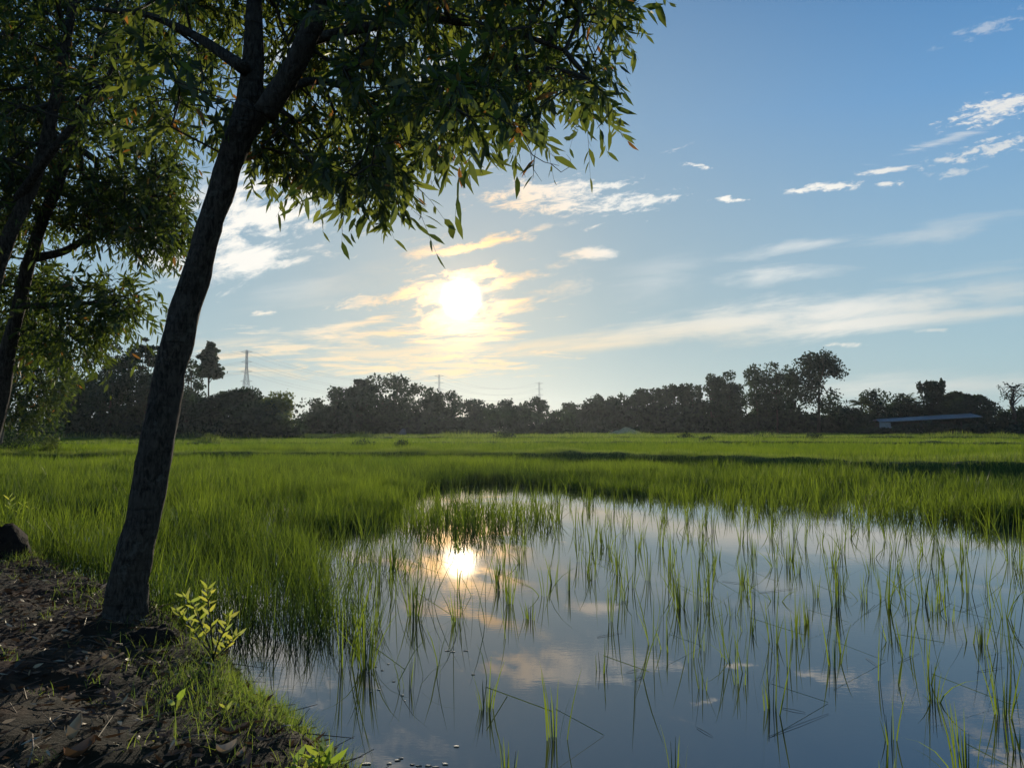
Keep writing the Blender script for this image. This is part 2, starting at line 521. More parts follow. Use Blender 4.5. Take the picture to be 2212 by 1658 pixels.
M_PHYL = leaf_mat('acacia_leaf', (.016, .028, .010), (.042, .062, .016), (.07, .11, .018), (.29, .33, .040), .03, .45, .49, ((.16, .07, .015), (.40, .17, .03)))
M_PHYL2 = leaf_mat('bank_tree_leaf', (.014, .028, .010), (.040, .066, .016), (.04, .07, .012), (.20, .26, .026), .025, .45, .46, ((.12, .06, .015), (.32, .16, .03)))
M_RICE = leaf_mat('rice_leaf', (.018, .032, .006), (.058, .092, .010), (.040, .075, .008), (.25, .335, .020), .025, .4, .55)
M_RICEFAR = leaf_mat('rice_leaf_far', (.030, .055, .007), (.060, .092, .010), (.10, .175, .012), (.22, .30, .018), .015, .5, .55)
M_SAP = leaf_mat('sapling_leaf', (.07, .12, .02), (.14, .18, .03), (.30, .42, .04), (.62, .60, .08), .08, .35, .55)
M_GRASS = leaf_mat('bank_grass', (.03, .055, .012), (.07, .10, .02), (.14, .24, .025), (.34, .40, .05), .03, .45, .55)
M_DEAD = leaf_mat('dead_leaf', (.036, .014, .006), (.24, .11, .05), (.03, .018, .01), (.10, .06, .03), .04, .45, .25, ((.42, .33, .22), (.3, .2, .1)))
M_SCRAP = rough_mat('bleached_scrap', (.20, .16, .11), (.40, .33, .24), 60, .6, .2, spec=.3)
M_GREY = rough_mat('grey_earth', (.07, .08, .08), (.12, .13, .125), 3, .95, .3)
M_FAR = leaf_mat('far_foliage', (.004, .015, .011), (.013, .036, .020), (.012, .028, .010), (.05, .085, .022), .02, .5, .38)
M_FARBRIGHT = leaf_mat('far_light_foliage', (.02, .035, .012), (.06, .08, .02), (.06, .10, .015), (.20, .24, .035), .03, .5, .42)  # lighter, yellower leaf colour than far_foliage
def bark_mat():
    m_, q_ = new_mat('bark')
    o_ = q_.n.new('ShaderNodeOutputMaterial'); p_ = q_.n.new('ShaderNodeBsdfPrincipled')
    t_ = q_.n.new('ShaderNodeTexCoord').outputs['Object']
    fine = q_.noise(q_.vmath('MULTIPLY', t_, (1, 1, .3)), 42, 8, .7, .6)
    wide_ = q_.noise(t_, 5, 5, .6)
    patch_ = q_.smooth(q_.noise(t_, 11, 6, .7), .56, .66)
    ring_ = q_.smooth(q_.noise(q_.vmath('MULTIPLY', t_, (.6, .6, 5.5)), 4, 4, .6), .52, .7)
    c_ = q_.mix(q_.smooth(fine, .36, .64), (.017, .013, .010), (.092, .072, .056))
    c_ = q_.mix(q_.math('MULTIPLY', q_.smooth(wide_, .45, .65), .6), c_, (.075, .058, .044))
    c_ = q_.mix(q_.math('MULTIPLY', patch_, .65), c_, (.115, .105, .088))
    c_ = q_.mix(q_.math('MULTIPLY', ring_, .45), c_, (.020, .016, .013))
    q_.l.new(c_, p_.inputs['Base Color'])
    p_.inputs['Roughness'].default_value = .92; p_.inputs['Specular IOR Level'].default_value = .12
    b_ = q_.n.new('ShaderNodeBump'); b_.inputs['Strength'].default_value = 1.0; b_.inputs['Distance'].default_value = .03
    q_.l.new(q_.math('ADD', fine, q_.math('MULTIPLY', ring_, -.25)), b_.inputs['Height'])
    q_.l.new(b_.outputs[0], p_.inputs['Normal']); q_.l.new(p_.outputs[0], o_.inputs['Surface'])
    return m_


M_BARK = bark_mat()
M_BARK_PALE = rough_mat('pale_bark', (.09, .085, .07), (.20, .19, .16), 7, .85, .5, 24, (1, 1, .4), .2)
M_TWIG = rough_mat('twig_bark', (.03, .024, .018), (.07, .055, .04), 12, .85, .2)
M_SOIL = rough_mat('soil', (.009, .006, .005), (.028, .018, .012), 5, .95, .9, 30, spec=.1)
M_LITTERSTICK = rough_mat('dry_stick', (.10, .075, .055), (.26, .20, .15), 14, .8, .3)
M_ROOF = rough_mat('weathered_roof_sheet', (.115, .12, .125), (.19, .19, .19), 2.0, .5, .1, 8, spec=.4)
M_WALL = rough_mat('pale_plaster', (.20, .225, .24), (.30, .32, .33), 1.5, .85, .1)
M_POST = rough_mat('dark_timber', (.03, .026, .022), (.07, .06, .05), 4, .85, .2)
M_STEEL = rough_mat('galvanised_steel', (.22, .24, .26), (.32, .34, .36), 2, .6, 0.0, spec=.4)
M_STRAW = rough_mat('dry_straw', (.20, .17, .08), (.36, .30, .15), 3, .95, .8, 14)

# ground: dark mud and soil close by, green-brown paddy earth further out
m, q = new_mat('paddy_earth')
o = q.n.new('ShaderNodeOutputMaterial'); p = q.n.new('ShaderNodeBsdfPrincipled')
geo = q.n.new('ShaderNodeNewGeometry')
pos = geo.outputs['Position']
n1 = q.noise(pos, 2.2, 6, .6)
n2 = q.noise(pos, 14, 6, .7)
n3 = q.noise(pos, 0.7, 3, .5)
soil = q.mix(q.smooth(n2, .35, .7), (.010, .0045, .0025), (.050, .021, .010))
soil = q.mix(q.math('MULTIPLY', q.smooth(n1, .5, .68), .7), soil, (.085, .027, .012))
soil = q.mix(q.math('MULTIPLY', q.smooth(n3, .44, .58), .6), soil, (.020, .021, .008))
sepz = q.n.new('ShaderNodeSeparateXYZ'); q.l.new(pos, sepz.inputs[0])
far = q.math('MAXIMUM', q.smooth(sepz.outputs[1], 26, 34), q.smooth(sepz.outputs[0], 4, 8))
col = q.mix(far, soil, q.mix(q.smooth(n1, .35, .65), (.030, .050, .010), (.060, .085, .016)))
q.l.new(col, p.inputs['Base Color'])
p.inputs['Roughness'].default_value = .92
p.inputs['Specular IOR Level'].default_value = .15
b = q.n.new('ShaderNodeBump'); b.inputs['Strength'].default_value = 1.0; b.inputs['Distance'].default_value = .03
q.l.new(q.noise(pos, 24, 8, .7), b.inputs['Height']); q.l.new(b.outputs[0], p.inputs['Normal'])
q.l.new(p.outputs[0], o.inputs['Surface'])
M_GROUND = m

# water: still, silty, ruffled very slightly
m, q = new_mat('paddy_water')
o = q.n.new('ShaderNodeOutputMaterial'); p = q.n.new('ShaderNodeBsdfPrincipled')
geo = q.n.new('ShaderNodeNewGeometry'); pos = geo.outputs['Position']
q.l.new(q.mix(q.noise(pos, .8, 3, .5), (.010, .012, .013), (.018, .019, .017)), p.inputs['Base Color'])
p.inputs['Roughness'].default_value = .004
p.inputs['IOR'].default_value = 2.1
p.inputs['Specular IOR Level'].default_value = .5
wv = q.vmath('MULTIPLY', pos, (1.0, 2.6, 1.0))
hgt = q.math('ADD', q.math('MULTIPLY', q.noise(wv, 9, 3, .55), q.smooth(q.noise(pos, .5, 2, .5), .42, .62)), q.math('MULTIPLY', q.noise(pos, 1.6, 2, .5), .8))
b = q.n.new('ShaderNodeBump'); b.inputs['Strength'].default_value = .05; b.inputs['Distance'].default_value = .008
q.l.new(hgt, b.inputs['Height']); q.l.new(b.outputs[0], p.inputs['Normal'])
q.l.new(p.outputs[0], o.inputs['Surface'])
M_WATER = m

# ------------------------------------------------------------------ ground, bank, water
BANK = np.array([gnd(1000, 1990)[:2], gnd(905, 1800)[:2], gnd(765, 1662)[:2], gnd(668, 1575)[:2], gnd(592, 1520)[:2], gnd(515, 1445)[:2], gnd(400, 1352)[:2],
                 gnd(330, 1318)[:2], gnd(190, 1272)[:2], gnd(80, 1215)[:2], gnd(0, 1180)[:2], (-7.2, 10.0), (-11, 14.5), (-18, 23), (-30, 36), (-52, 52)])
BANK = np.vstack([[(3.5, 0.2), (1.3, 1.9)], BANK])


BANKPOLY = np.vstack([BANK, [(-120, 60), (-120, -30), (3.5, -30)]])


def in_poly(px, py, poly):
    poly = np.asarray(poly, float)
    c = np.zeros(np.shape(px), bool)
    j = len(poly) - 1
    for i in range(len(poly)):
        xi, yi = poly[i]; xj, yj = poly[j]
        hit = ((yi > py) != (yj > py)) & (px < (xj - xi) * (py - yi) / (yj - yi + 1e-9) + xi)
        c ^= hit
        j = i
    return c


def bank_sd(x, y):
    """signed distance to the water's edge, positive on the bank"""
    x, y = np.asarray(x, float), np.asarray(y, float)
    best = np.full(x.shape, 1e9); sgn = np.zeros(x.shape)
    for a, b in zip(BANK[:-1], BANK[1:]):
        d = b - a
        L2 = d @ d
        t = np.clip(((x - a[0]) * d[0] + (y - a[1]) * d[1]) / L2, 0, 1)
        ex, ey = x - a[0] - t * d[0], y - a[1] - t * d[1]
        dist = np.hypot(ex, ey)
        cr = d[0] * (y - a[1]) - d[1] * (x - a[0])
        up = dist < best
        sgn = np.where(up, np.sign(cr), sgn)
        best = np.where(up, dist, best)
    return np.where(in_poly(x, y, BANKPOLY), best, -best)


# low earth dykes between the paddies
DYKES = [np.array([(-48, 37), (-30, 38), (-14, 40), (-6, 41), (0, 38.5), (4, 34), (9.7, 27), (14.7, 22), (21, 16), (30, 9)]),
         np.array([(-60, 56), (-25, 58), (0, 62), (20, 60), (50, 55), (90, 50)]),
         np.array([(-90, 84), (-35, 86), (0, 92), (40, 92), (110, 86)])]
DYKE_H = (.39, .52, .58)
DYKE_W = (.5, .7, .9)


def poly_dist(x, y, pl):
    best = np.full(np.shape(x), 1e9)
    for a, b in zip(pl[:-1], pl[1:]):
        d = b - a
        t = np.clip(((x - a[0]) * d[0] + (y - a[1]) * d[1]) / (d @ d), 0, 1)
        best = np.minimum(best, np.hypot(x - a[0] - t * d[0], y - a[1] - t * d[1]))
    return best


def sstep(a, b, x):
    t = np.clip((x - a) / (b - a), 0, 1)
    return t * t * (3 - 2 * t)


TRUNK_BASE = gnd(268, 1352, .20)


def ground_z(x, y):
    x, y = np.asarray(x, float), np.asarray(y, float)
    sd = bank_sd(x, y) + .10 * fbm(x * 2.1, y * 2.1, 5, 3)
    bank = -.10 + .30 * sstep(-.12, .30, sd) + .14 * sstep(.2, 2.2, sd) + .06 * fbm(x * 1.7, y * 1.7, 9, 4) + .025 * fbm(x * 9, y * 9, 3, 3)
    bed = -.16 + .02 * fbm(x, y, 2, 2)
    z = np.where(sd > -.12, bank, bed)
    beyond = np.where(x < 30, y - np.interp(x, DYKES[0][:, 0], DYKES[0][:, 1]), 1.0)
    z = np.where((sd <= -.12) & (beyond > 0), bed + .42 * sstep(0, 1.2, beyond), z)
    z = np.where(sd < -.1, z, z)
    tb = np.hypot(x - TRUNK_BASE[0], y - TRUNK_BASE[1])
    z = z + .07 * np.exp(-(tb / .45) ** 2)
    return z


def spaced(lo, hi, step, grow, end):
    v = [hi]
    s = step
    while v[-1] < end:
        s *= grow
        v.append(v[-1] + s)
    return v


xs = np.concatenate([-np.array(spaced(0, 7.0, .05, 1.07, 900))[::-1], np.arange(-6.95, 2.0, .045), np.array(spaced(0, 2.0, .05, 1.06, 900))])
ys = np.concatenate([-np.array(spaced(0, 1.0, .1, 1.12, 200))[::-1], np.arange(-.95, 11.0, .045), np.array(spaced(0, 11.0, .06, 1.025, 40))])
ys = np.concatenate([ys, np.array(spaced(0, ys[-1], .8, 1.05, 1100))[1:]])
GX, GY = np.meshgrid(xs, ys)
GZ = ground_z(GX.ravel(), GY.ravel())
nx, ny = len(xs), len(ys)
ii = (np.arange(ny - 1)[:, None] * nx + np.arange(nx - 1)[None])
Q = np.stack([ii, ii + 1, ii + nx + 1, ii + nx], -1).reshape(-1, 4)
tag(mesh_obj('ground', np.stack([GX.ravel(), GY.ravel(), GZ], 1), [Q], M_GROUND, smooth=True), kind='structure')

wx, wy = np.linspace(-40, 60, 41), np.linspace(-4, 37, 15)
WX, WY = np.meshgrid(wx, wy)
ii = (np.arange(14)[:, None] * 41 + np.arange(40)[None])
Q = np.stack([ii, ii + 1, ii + 42, ii + 41], -1).reshape(-1, 4)
tag(mesh_obj('water', np.stack([WX.ravel(), WY.ravel(), np.zeros(WX.size)], 1), [Q], M_WATER), kind='structure')



def dyke_z(k, x, y):
    return .30 + (DYKE_H[k] - .12) * (sstep(-4, 8, x) * .8 + .2 if k == 0 else .62) + .16 * fbm(x * .35, y * .35, 20 + k, 3)


for k, d in enumerate(DYKES):
    sl = np.concatenate(([0], np.cumsum(np.hypot(*(d[1:] - d[:-1]).T))))
    t = np.arange(0, sl[-1], .35)
    cx_, cy_ = np.interp(t, sl, d[:, 0]), np.interp(t, sl, d[:, 1])
    tx, ty = np.gradient(cx_), np.gradient(cy_)
    ln = np.hypot(tx, ty); nx_, ny_ = -ty / ln, tx / ln
    off = np.linspace(-1, 1, 11)
    wv = DYKE_W[k] * 1.7
    X = cx_[:, None] + nx_[:, None] * off * wv; Y = cy_[:, None] + ny_[:, None] * off * wv
    top = dyke_z(k, cx_, cy_)
    Z = -.25 + (top[:, None] + .25) * (1 - np.abs(off) ** 3.2)[None] + .10 * fbm(X * 2.2, Y * 2.2, 30 + k, 3)
    nn = len(t)
    ii = np.arange(nn - 1)[:, None] * 11 + np.arange(10)[None]
    Qd = np.stack([ii, ii + 11, ii + 12, ii + 1], -1).reshape(-1, 4)
    tag(mesh_obj('dyke', np.stack([X.ravel(), Y.ravel(), Z.ravel()], 1), [Qd], M_GROUND, smooth=True), kind='structure')

# ------------------------------------------------------------------ rice
EDGE_PX = [(60, 1215), (190, 1248), (300, 1285), (360, 1300), (440, 1352), (540, 1392), (640, 1392), (712, 1365), (724, 1290), (716, 1235), (750, 1195), (820, 1165), (850, 1120),
           (860, 1085), (930, 1056), (1050, 1045), (1200, 1052), (1290, 1062), (1500, 1085), (1800, 1108), (2050, 1122), (2300, 1132), (2700, 1150)]
EDGE = np.array([gnd(*p)[:2] for p in EDGE_PX])


EDGEPOLY = np.vstack([EDGE, [(300, EDGE[-1][1]), (300, 300), (-300, 300), (-300, EDGE[0][1] + 2)]])


def edge_sd(x, y):
    """positive inside the dense rice"""
    best = np.full(x.shape, 1e9); sgn = np.zeros(x.shape)
    for a, b in zip(EDGE[:-1], EDGE[1:]):
        d = b - a
        t = np.clip(((x - a[0]) * d[0] + (y - a[1]) * d[1]) / (d @ d), 0, 1)
        dist = np.hypot(x - a[0] - t * d[0], y - a[1] - t * d[1])
        cr = d[0] * (y - a[1]) - d[1] * (x - a[0])
        up = dist < best
        best = np.where(up, dist, best)
    return np.where(in_poly(x, y, EDGEPOLY), best, -best)


# thicker stands out in the pond
ISLES = [(gnd(560, 1355)[:2], (1.0, .62), .75), (gnd(660, 1335)[:2], (.42, .55), .7), (gnd(960, 1128)[:2], (1.7, 1.5), .15), (gnd(1090, 1120)[:2], (1.0, 1.1), .13), (gnd(820, 1215)[:2], (.5, .5), .22), (gnd(905, 1190)[:2], (.4, .5), .16)]


def rice_zone(rng, y0, y1, per_m2, wid, hgt, margin=1.22, clump=1, spread=.04, rim=None):
    """blade bases of a belt of paddy, y0..y1 metres ahead"""
    half0, half1 = y1 * .666 * margin + 1.5, y1 * .666 * margin + 1.5
    n = int((y1 - y0) * (half0 + half1) * per_m2 / clump)
    x = rng.uniform(-half0, half1, n); y = rng.uniform(y0, y1, n)
    keep = np.abs(x) < y * .666 * margin + 1.5
    x, y = x[keep], y[keep]
    x = np.repeat(x, clump); y = np.repeat(y, clump)
    x = x + rng.normal(0, spread, len(x)); y = y + rng.normal(0, spread, len(y))
    es = edge_sd(x, y) + .35 * fbm(x * 1.3, y * 1.3, 31, 3)
    bs = bank_sd(x, y)
    pr = np.where(es > 0, 1.0, .26 * np.exp(es / .42))
    pr = np.where(y > 40, 1.0, pr)
    if rim:
        pr = np.where((es > .05) & (es < rim), 1.0, 0.0)
    dd = np.minimum.reduce([poly_dist(x, y, d) for d in DYKES])
    d0 = poly_dist(x, y, DYKES[0])
    pr = pr * sstep(.45, .75, d0 + .2 * fbm(x, y, 77, 2)) * sstep(.5, 1.0, dd)
    patch = .62 + 1.1 * fbm(x * .45, y * .45, 41, 3) + .8 * fbm(x * 1.7, y * 1.7, 43, 2)
    pr = pr * np.clip(np.where(y < 14, patch * 1.15 - .12, patch), .03, 1) * (bs < .02)
    for (ex, ey), (ea, eb), es_ in ISLES:
        pr = np.maximum(pr, es_ * ((((x - ex) / ea) ** 2 + ((y - ey) / eb) ** 2 + .8 * fbm(x * 1.5, y * 1.5, 91, 2)) < 1))
    k = rng.random(len(x)) < pr
    x, y, es = x[k], y[k], es[k]
    n = len(x)
    tall = 1 + .45 * fbm(x * .5, y * .5, 51, 3) + .45 * fbm(x * 2.1, y * 2.1, 52, 2)
    L = hgt * tall * rng.uniform(.55, 1.15, n)
    gzz = ground_z(x, y)
    z = np.maximum(gzz, -.12)
    base = np.stack([x, y, z], 1)
    L = L + np.where(gzz > 0, 0, .10)
    tone = np.clip(.42 + .6 * fbm(x * .25, y * .25, 61, 3) + .4 * fbm(x * 1.2, y * 1.2, 63, 2) + rng.normal(0, .27, n), 0, .84)
    return base, L, wid * rng.uniform(.7, 1.3, n), tone


def rice_mesh(name, belts, mat, st=(0, .34, .68, 1.0), seed=0):
    rng = np.random.default_rng(seed)
    mb = MB()
    for b in belts:
        base, L, wd, tone = rice_zone(rng, *b)
        n = len(base)
        add_blades(mb, base, L, wd, rng.uniform(0, 2 * np.pi, n), np.abs(rng.normal(0, .21, n)), np.abs(rng.normal(0, .20, n)), rng.normal(0, .9, n), tone, st)
    o = mb.build(name, mat)
    return tag(o, kind='stuff')


near = rice_mesh('rice_field', [(4.8, 11, 560, .0062, .47, 1.25, 9, .035), (11, 18, 480, .0095, .52, 1.2, 9, .045), (18, 30, 300, .014, .52, 1.15, 7, .06), (11, 24, 620, .010, .44, 1.2, 9, .045, 1.3)], M_RICE, seed=1)
tag(near, 'dense green rice growing in the flooded paddy round the pond', 'rice field')
farr = rice_mesh('rice_field', [(30, 46, 95, .022, .46, 1.15, 4, .06), (46, 85, 34, .045, .40, 1.12, 4, .1), (85, 150, 11, .10, .40, 1.1, 3, .2), (150, 260, 3.6, .20, .40, 1.08, 3, .3)],
                 M_RICEFAR, (0, .5, 1.0), seed=2)
tag(farr, 'sunlit green rice paddies beyond the dyke, reaching the tree line', 'rice field')

# dyke grass: rough low growth on the dykes
rng = np.random.default_rng(5)
mb = MB()
for k, d in enumerate(DYKES):
    n = (48000, 14000, 10000)[k]
    sgl = np.hypot(*(d[1:] - d[:-1]).T)
    sidx = rng.choice(len(sgl), n, p=sgl / sgl.sum())
    t = rng.random(n)
    pc = d[sidx] + (d[sidx + 1] - d[sidx]) * t[:, None]
    dirs_ = (d[sidx + 1] - d[sidx]) / sgl[sidx][:, None]
    of = rng.uniform(-1, 1, n)
    p0 = pc + np.stack([-dirs_[:, 1], dirs_[:, 0]], 1) * (of * DYKE_W[k] * 1.7)[:, None]
    z = -.25 + (dyke_z(k, pc[:, 0], pc[:, 1]) + .25) * (1 - np.abs(of) ** 3.2)
    sc = (1, 1.5, 2.2)[k]
    L = (.27 + .18 * np.clip(fbm(p0[:, 0] * .4, p0[:, 1] * .4, 88 + k, 3) * 2, -.6, 1.4)) * sc
    add_blades(mb, np.column_stack([p0, z - .01]), np.maximum(L, .06), np.full(n, .012 * (1, 2, 4)[k]), rng.uniform(0, 6.28, n), np.abs(rng.normal(0, .4, n)),
               np.abs(rng.normal(0, .3, n)), rng.uniform(0, 6.28, n), rng.uniform(.1, .84, n), (0, .5, 1))
tag(mb.build('dyke_grass', M_GRASS), 'short rough grass along the low paddy dykes', 'grass', kind='stuff')


# single rice plants standing in the open water
def rice_plant(x, y, h, blades, rng, spread, label, big, group, fall=0, toneb=.5):
    base = np.array((x, y, 0.0))
    root = thing('rice_plant', (x, y, -.12), label, 'rice plant', group)
    n = blades
    ang_ = rng.uniform(0, 6.28, n)
    bx = x + np.cos(ang_) * rng.uniform(.003, .03, n) * (1.6 if big else 1)
    by = y + np.sin(ang_) * rng.uniform(.003, .03, n) * (1.6 if big else 1)
    mbb = MB()
    L = (h + .12) * rng.uniform(.55, 1.05, n)
    L[0] = h + .12
    wd = .0042 + .0035 * rng.random(n) + .00035 * y
    bend = np.abs(rng.normal(0, .10, n)); bend[rng.random(n) < spread] += .45
    add_blades(mbb, np.stack([bx, by, np.full(n, -.12)], 1), L, wd, ang_, np.abs(rng.normal(0, .09, n)), bend, rng.normal(0, .8, n),
               np.clip(rng.normal(toneb, .2, n), 0, .84), (0, .2, .4, .6, .8, 1.0))
    mbb.build('leaf_blades', M_RICE, root)
    if big:
        ms = MB()
        for k in range(max(2, n // 3)):
            a = rng.uniform(0, 6.28)
            p0 = np.array((x + math.cos(a) * .012, y + math.sin(a) * .012, -.12))
            p1 = p0 + np.array((math.cos(a) * .02, math.sin(a) * .02, .12 + h * .5))
            ms.tube([p0, (p0 + p1) / 2, p1], [.0038, .003, .0008], 5)
        ms.build('stems', M_STEMR, root)
    for k in range(fall):
        a = rng.uniform(0, 6.28) if k else rng.uniform(-.4, .4)
        mf = MB()
        Lf = rng.uniform(.25, .42)
        t = np.linspace(0, 1, 6)
        top = h * .38
        c = np.stack([x + np.cos(a) * Lf * t, y + np.sin(a) * Lf * t * .8, top * (1 - t) ** 1.0 + .004], 1)
        sd_ = np.array((-np.sin(a), np.cos(a), 0.3)) * .004
        V = np.concatenate([c - sd_, c + sd_])
        Qf = [(i, i + 1, i + 7, i + 6) for i in range(5)]
        mf.add(V, Qf, None, .7)
        mf.build('broken_blade', M_RICE, root)
    return root


M_STEMR = rough_mat('rice_stem', (.07, .09, .02), (.16, .17, .05), 20, .6, .1)
prng = np.random.default_rng(77)
PROM = [  # px, py of the foot, py of the top, blades, label, fallen blades
    (1667, 1533, 1388, 9, 'bright rice tuft in open water with a bent blade reaching out to its right', 1),
    (790, 1445, 1288, 22, 'thick upright rice bunch near the left side of the pond with long arching outer blades', 1),
    (742, 1440, 1180, 8, 'tall thin rice plant just left of the thick rice bunch', 0),
    (881, 1488, 1372, 5, 'small dark rice stalk right of the thick rice bunch', 0),
    (1051, 1530, 1412, 9, 'rice plant with one long blade arching right, below the cloud reflection', 2),
    (1200, 1596, 1428, 7, 'tall rice plant near the bottom edge with a thin blade drooping to the right', 1),
    (1100, 1668, 1576, 6, 'two bright rice blades rising from the bottom edge left of the tall drooping plant', 0),
    (1303, 1447, 1366, 5, 'short rice tuft with a folded blade lying on the water at its foot', 1),
    (1442, 1402, 1316, 5, 'small rice tuft right of the reflected cloud band', 1),
    (1147, 1336, 1276, 9, 'small bushy rice tuft alone in the bright reflection right of the reflected sun', 0),
    (985, 1345, 1268, 7, 'short rice tuft right below the reflected sun', 0),
    (1472, 1312, 1206, 13, 'dark full rice bunch in the middle of the pond', 1),
    (1747, 1348, 1268, 8, 'yellow green rice tuft left of the tallest middle stalk', 1),
    (1807, 1310, 1136, 9, 'tallest slim rice stalk in the right half of the pond', 1),
    (1800, 1436, 1300, 7, 'pale rice tuft with a slanting blade between two taller tufts', 1),
    (1868, 1300, 1232, 7, 'rice tuft with crossed blades right of the tallest slim stalk', 2),
    (1583, 1328, 1268, 6, 'narrow rice tuft right of the dark full bunch', 0),
    (1621, 1366, 1284, 6, 'rice tuft with a kinked blade beside the narrow tuft', 1),
    (1674, 1298, 1240, 5, 'thin rice stalks behind the kinked tuft', 0),
    (2053, 1340, 1276, 7, 'rice tuft with a long curved leaf leaning left, near the right edge', 1),
    (2120, 1388, 1300, 10, 'full leafy rice tuft near the right edge of the pond', 1),
    (2014, 1512, 1364, 10, 'tall spreading rice tuft in the right foreground', 1),
    (2167, 1546, 1402, 10, 'dense rice tuft next to the right edge in the foreground', 0),
    (1924, 1600, 1480, 4, 'single bright rice shoot standing left of the right foreground tufts', 0),
    (1912, 1672, 1576, 5, 'short bright rice shoot cut by the bottom edge', 0),
    (2087, 1676, 1492, 12, 'largest bright yellow green rice tuft at the bottom right', 1),
    (2194, 1624, 1534, 6, 'rice tuft in the bottom right corner', 0),
    (1458, 1676, 1516, 5, 'slim pale rice blades rising from the bottom edge at centre right', 0),
    (1932, 1388, 1338, 6, 'low rice tuft in front of the crossed blades', 1),
    (1700, 1220, 1120, 8, 'upright rice clump close to the far dense rice', 1),
    (1080, 1270, 1190, 7, 'rice stalks right beside the reflected sun', 1),
    (895, 1330, 1190, 20, 'shaggy dark rice clump left below the reflected sun', 2),
]
for px, py, pt, nb, lab, fl in PROM:
    g0 = gnd(px, py)
    h = max(.12, (at(px, pt, g0[1]))[2])
    rice_plant(g0[0], g0[1], h, nb, prng, .10, lab, True, 'rice plants standing in the open water', fl, .62)
SMALL_LABEL = 'slim rice tuft in the upper part of the pond, among many alike'
taken = []
cnt = 0
while cnt < 225:
    px = prng.uniform(745, 2300)
    py = 1075 + (1310 - 1075) * prng.random() ** 1.7 + (px - 1100) * .028
    g0 = gnd(px, py)
    if edge_sd(np.array([g0[0]]), np.array([g0[1]]))[0] > -.15 or bank_sd(np.array([g0[0]]), np.array([g0[1]]))[0] > -.3:
        continue
    if any((g0[0] - a) ** 2 + (g0[1] - b) ** 2 < .10 for a, b in taken):
        continue
    if 930 < px < 1060 and 1170 < py < 1250 and prng.random() < .7:
        continue
    taken.append((g0[0], g0[1]))
    cnt += 1
    rice_plant(g0[0], g0[1], prng.uniform(.28, .62), int(prng.integers(4, 10)), prng, .07, SMALL_LABEL, False, 'slim rice tufts in the upper pond', 1 if prng.random() < .3 else 0, .45)
for k in range(38):
    px, py = prng.uniform(1230, 2290), prng.uniform(1290, 1500)
    g0 = gnd(px, py)
    rice_plant(g0[0], g0[1], prng.uniform(.22, .48), int(prng.integers(2, 6)), prng, .05, 'lone thin rice shoot between the fuller tufts of the mid pond', False, 'thin rice shoots in the mid pond', 0, .5)

# ------------------------------------------------------------------ near trees
def grow(limbs, targets, rng, step=.28, r_tip=.0035, sag=.0):
    """joins every target to the nearest branch; returns node positions, parents, radii"""
    P_, par, fixed = [], [], []
    for pts in limbs:
        for i, p in enumerate(pts):
            P_.append(p); par.append(-1 if i == 0 else len(P_) - 2); fixed.append(True)
    P_ = [np.asarray(p, float) for p in P_]
    nfix = len(P_)
    arr = np.array(P_)
    T = np.asarray(targets, float)
    d0 = np.min(np.linalg.norm(T[:, None] - arr[None], axis=2), axis=1)
    tips = []
    for ti in np.argsort(d0):
        t = T[ti]
        d = np.linalg.norm(arr - t, axis=1)
        dz = arr[:, 2] - t[2]
        j = int(np.argmin(d + .15 * np.abs(dz)))
        a = arr[j]
        L = d[j]
        k = max(1, int(L / step))
        prev = j
        off = rng.normal(0, .06 * L, 3)
        newp = []
        for s in range(1, k + 1):
            f = s / k
            q_ = a + (t - a) * f + off * math.sin(math.pi * f) + np.array((0, 0, .10 * L * math.sin(math.pi * f)))
            P_.append(q_); par.append(prev); prev = len(P_) - 1
            newp.append(q_)
        arr = np.vstack([arr, newp])
        tips.append(prev)
    n = len(P_)
    load = np.zeros(n)
    for t in tips:
        load[t] += 1
    for i in range(n - 1, nfix - 1, -1):
        if par[i] >= 0:
            load[par[i]] += load[i]
    rad = r_tip * np.maximum(load, 1) ** .42
    return arr, par, rad, nfix, tips


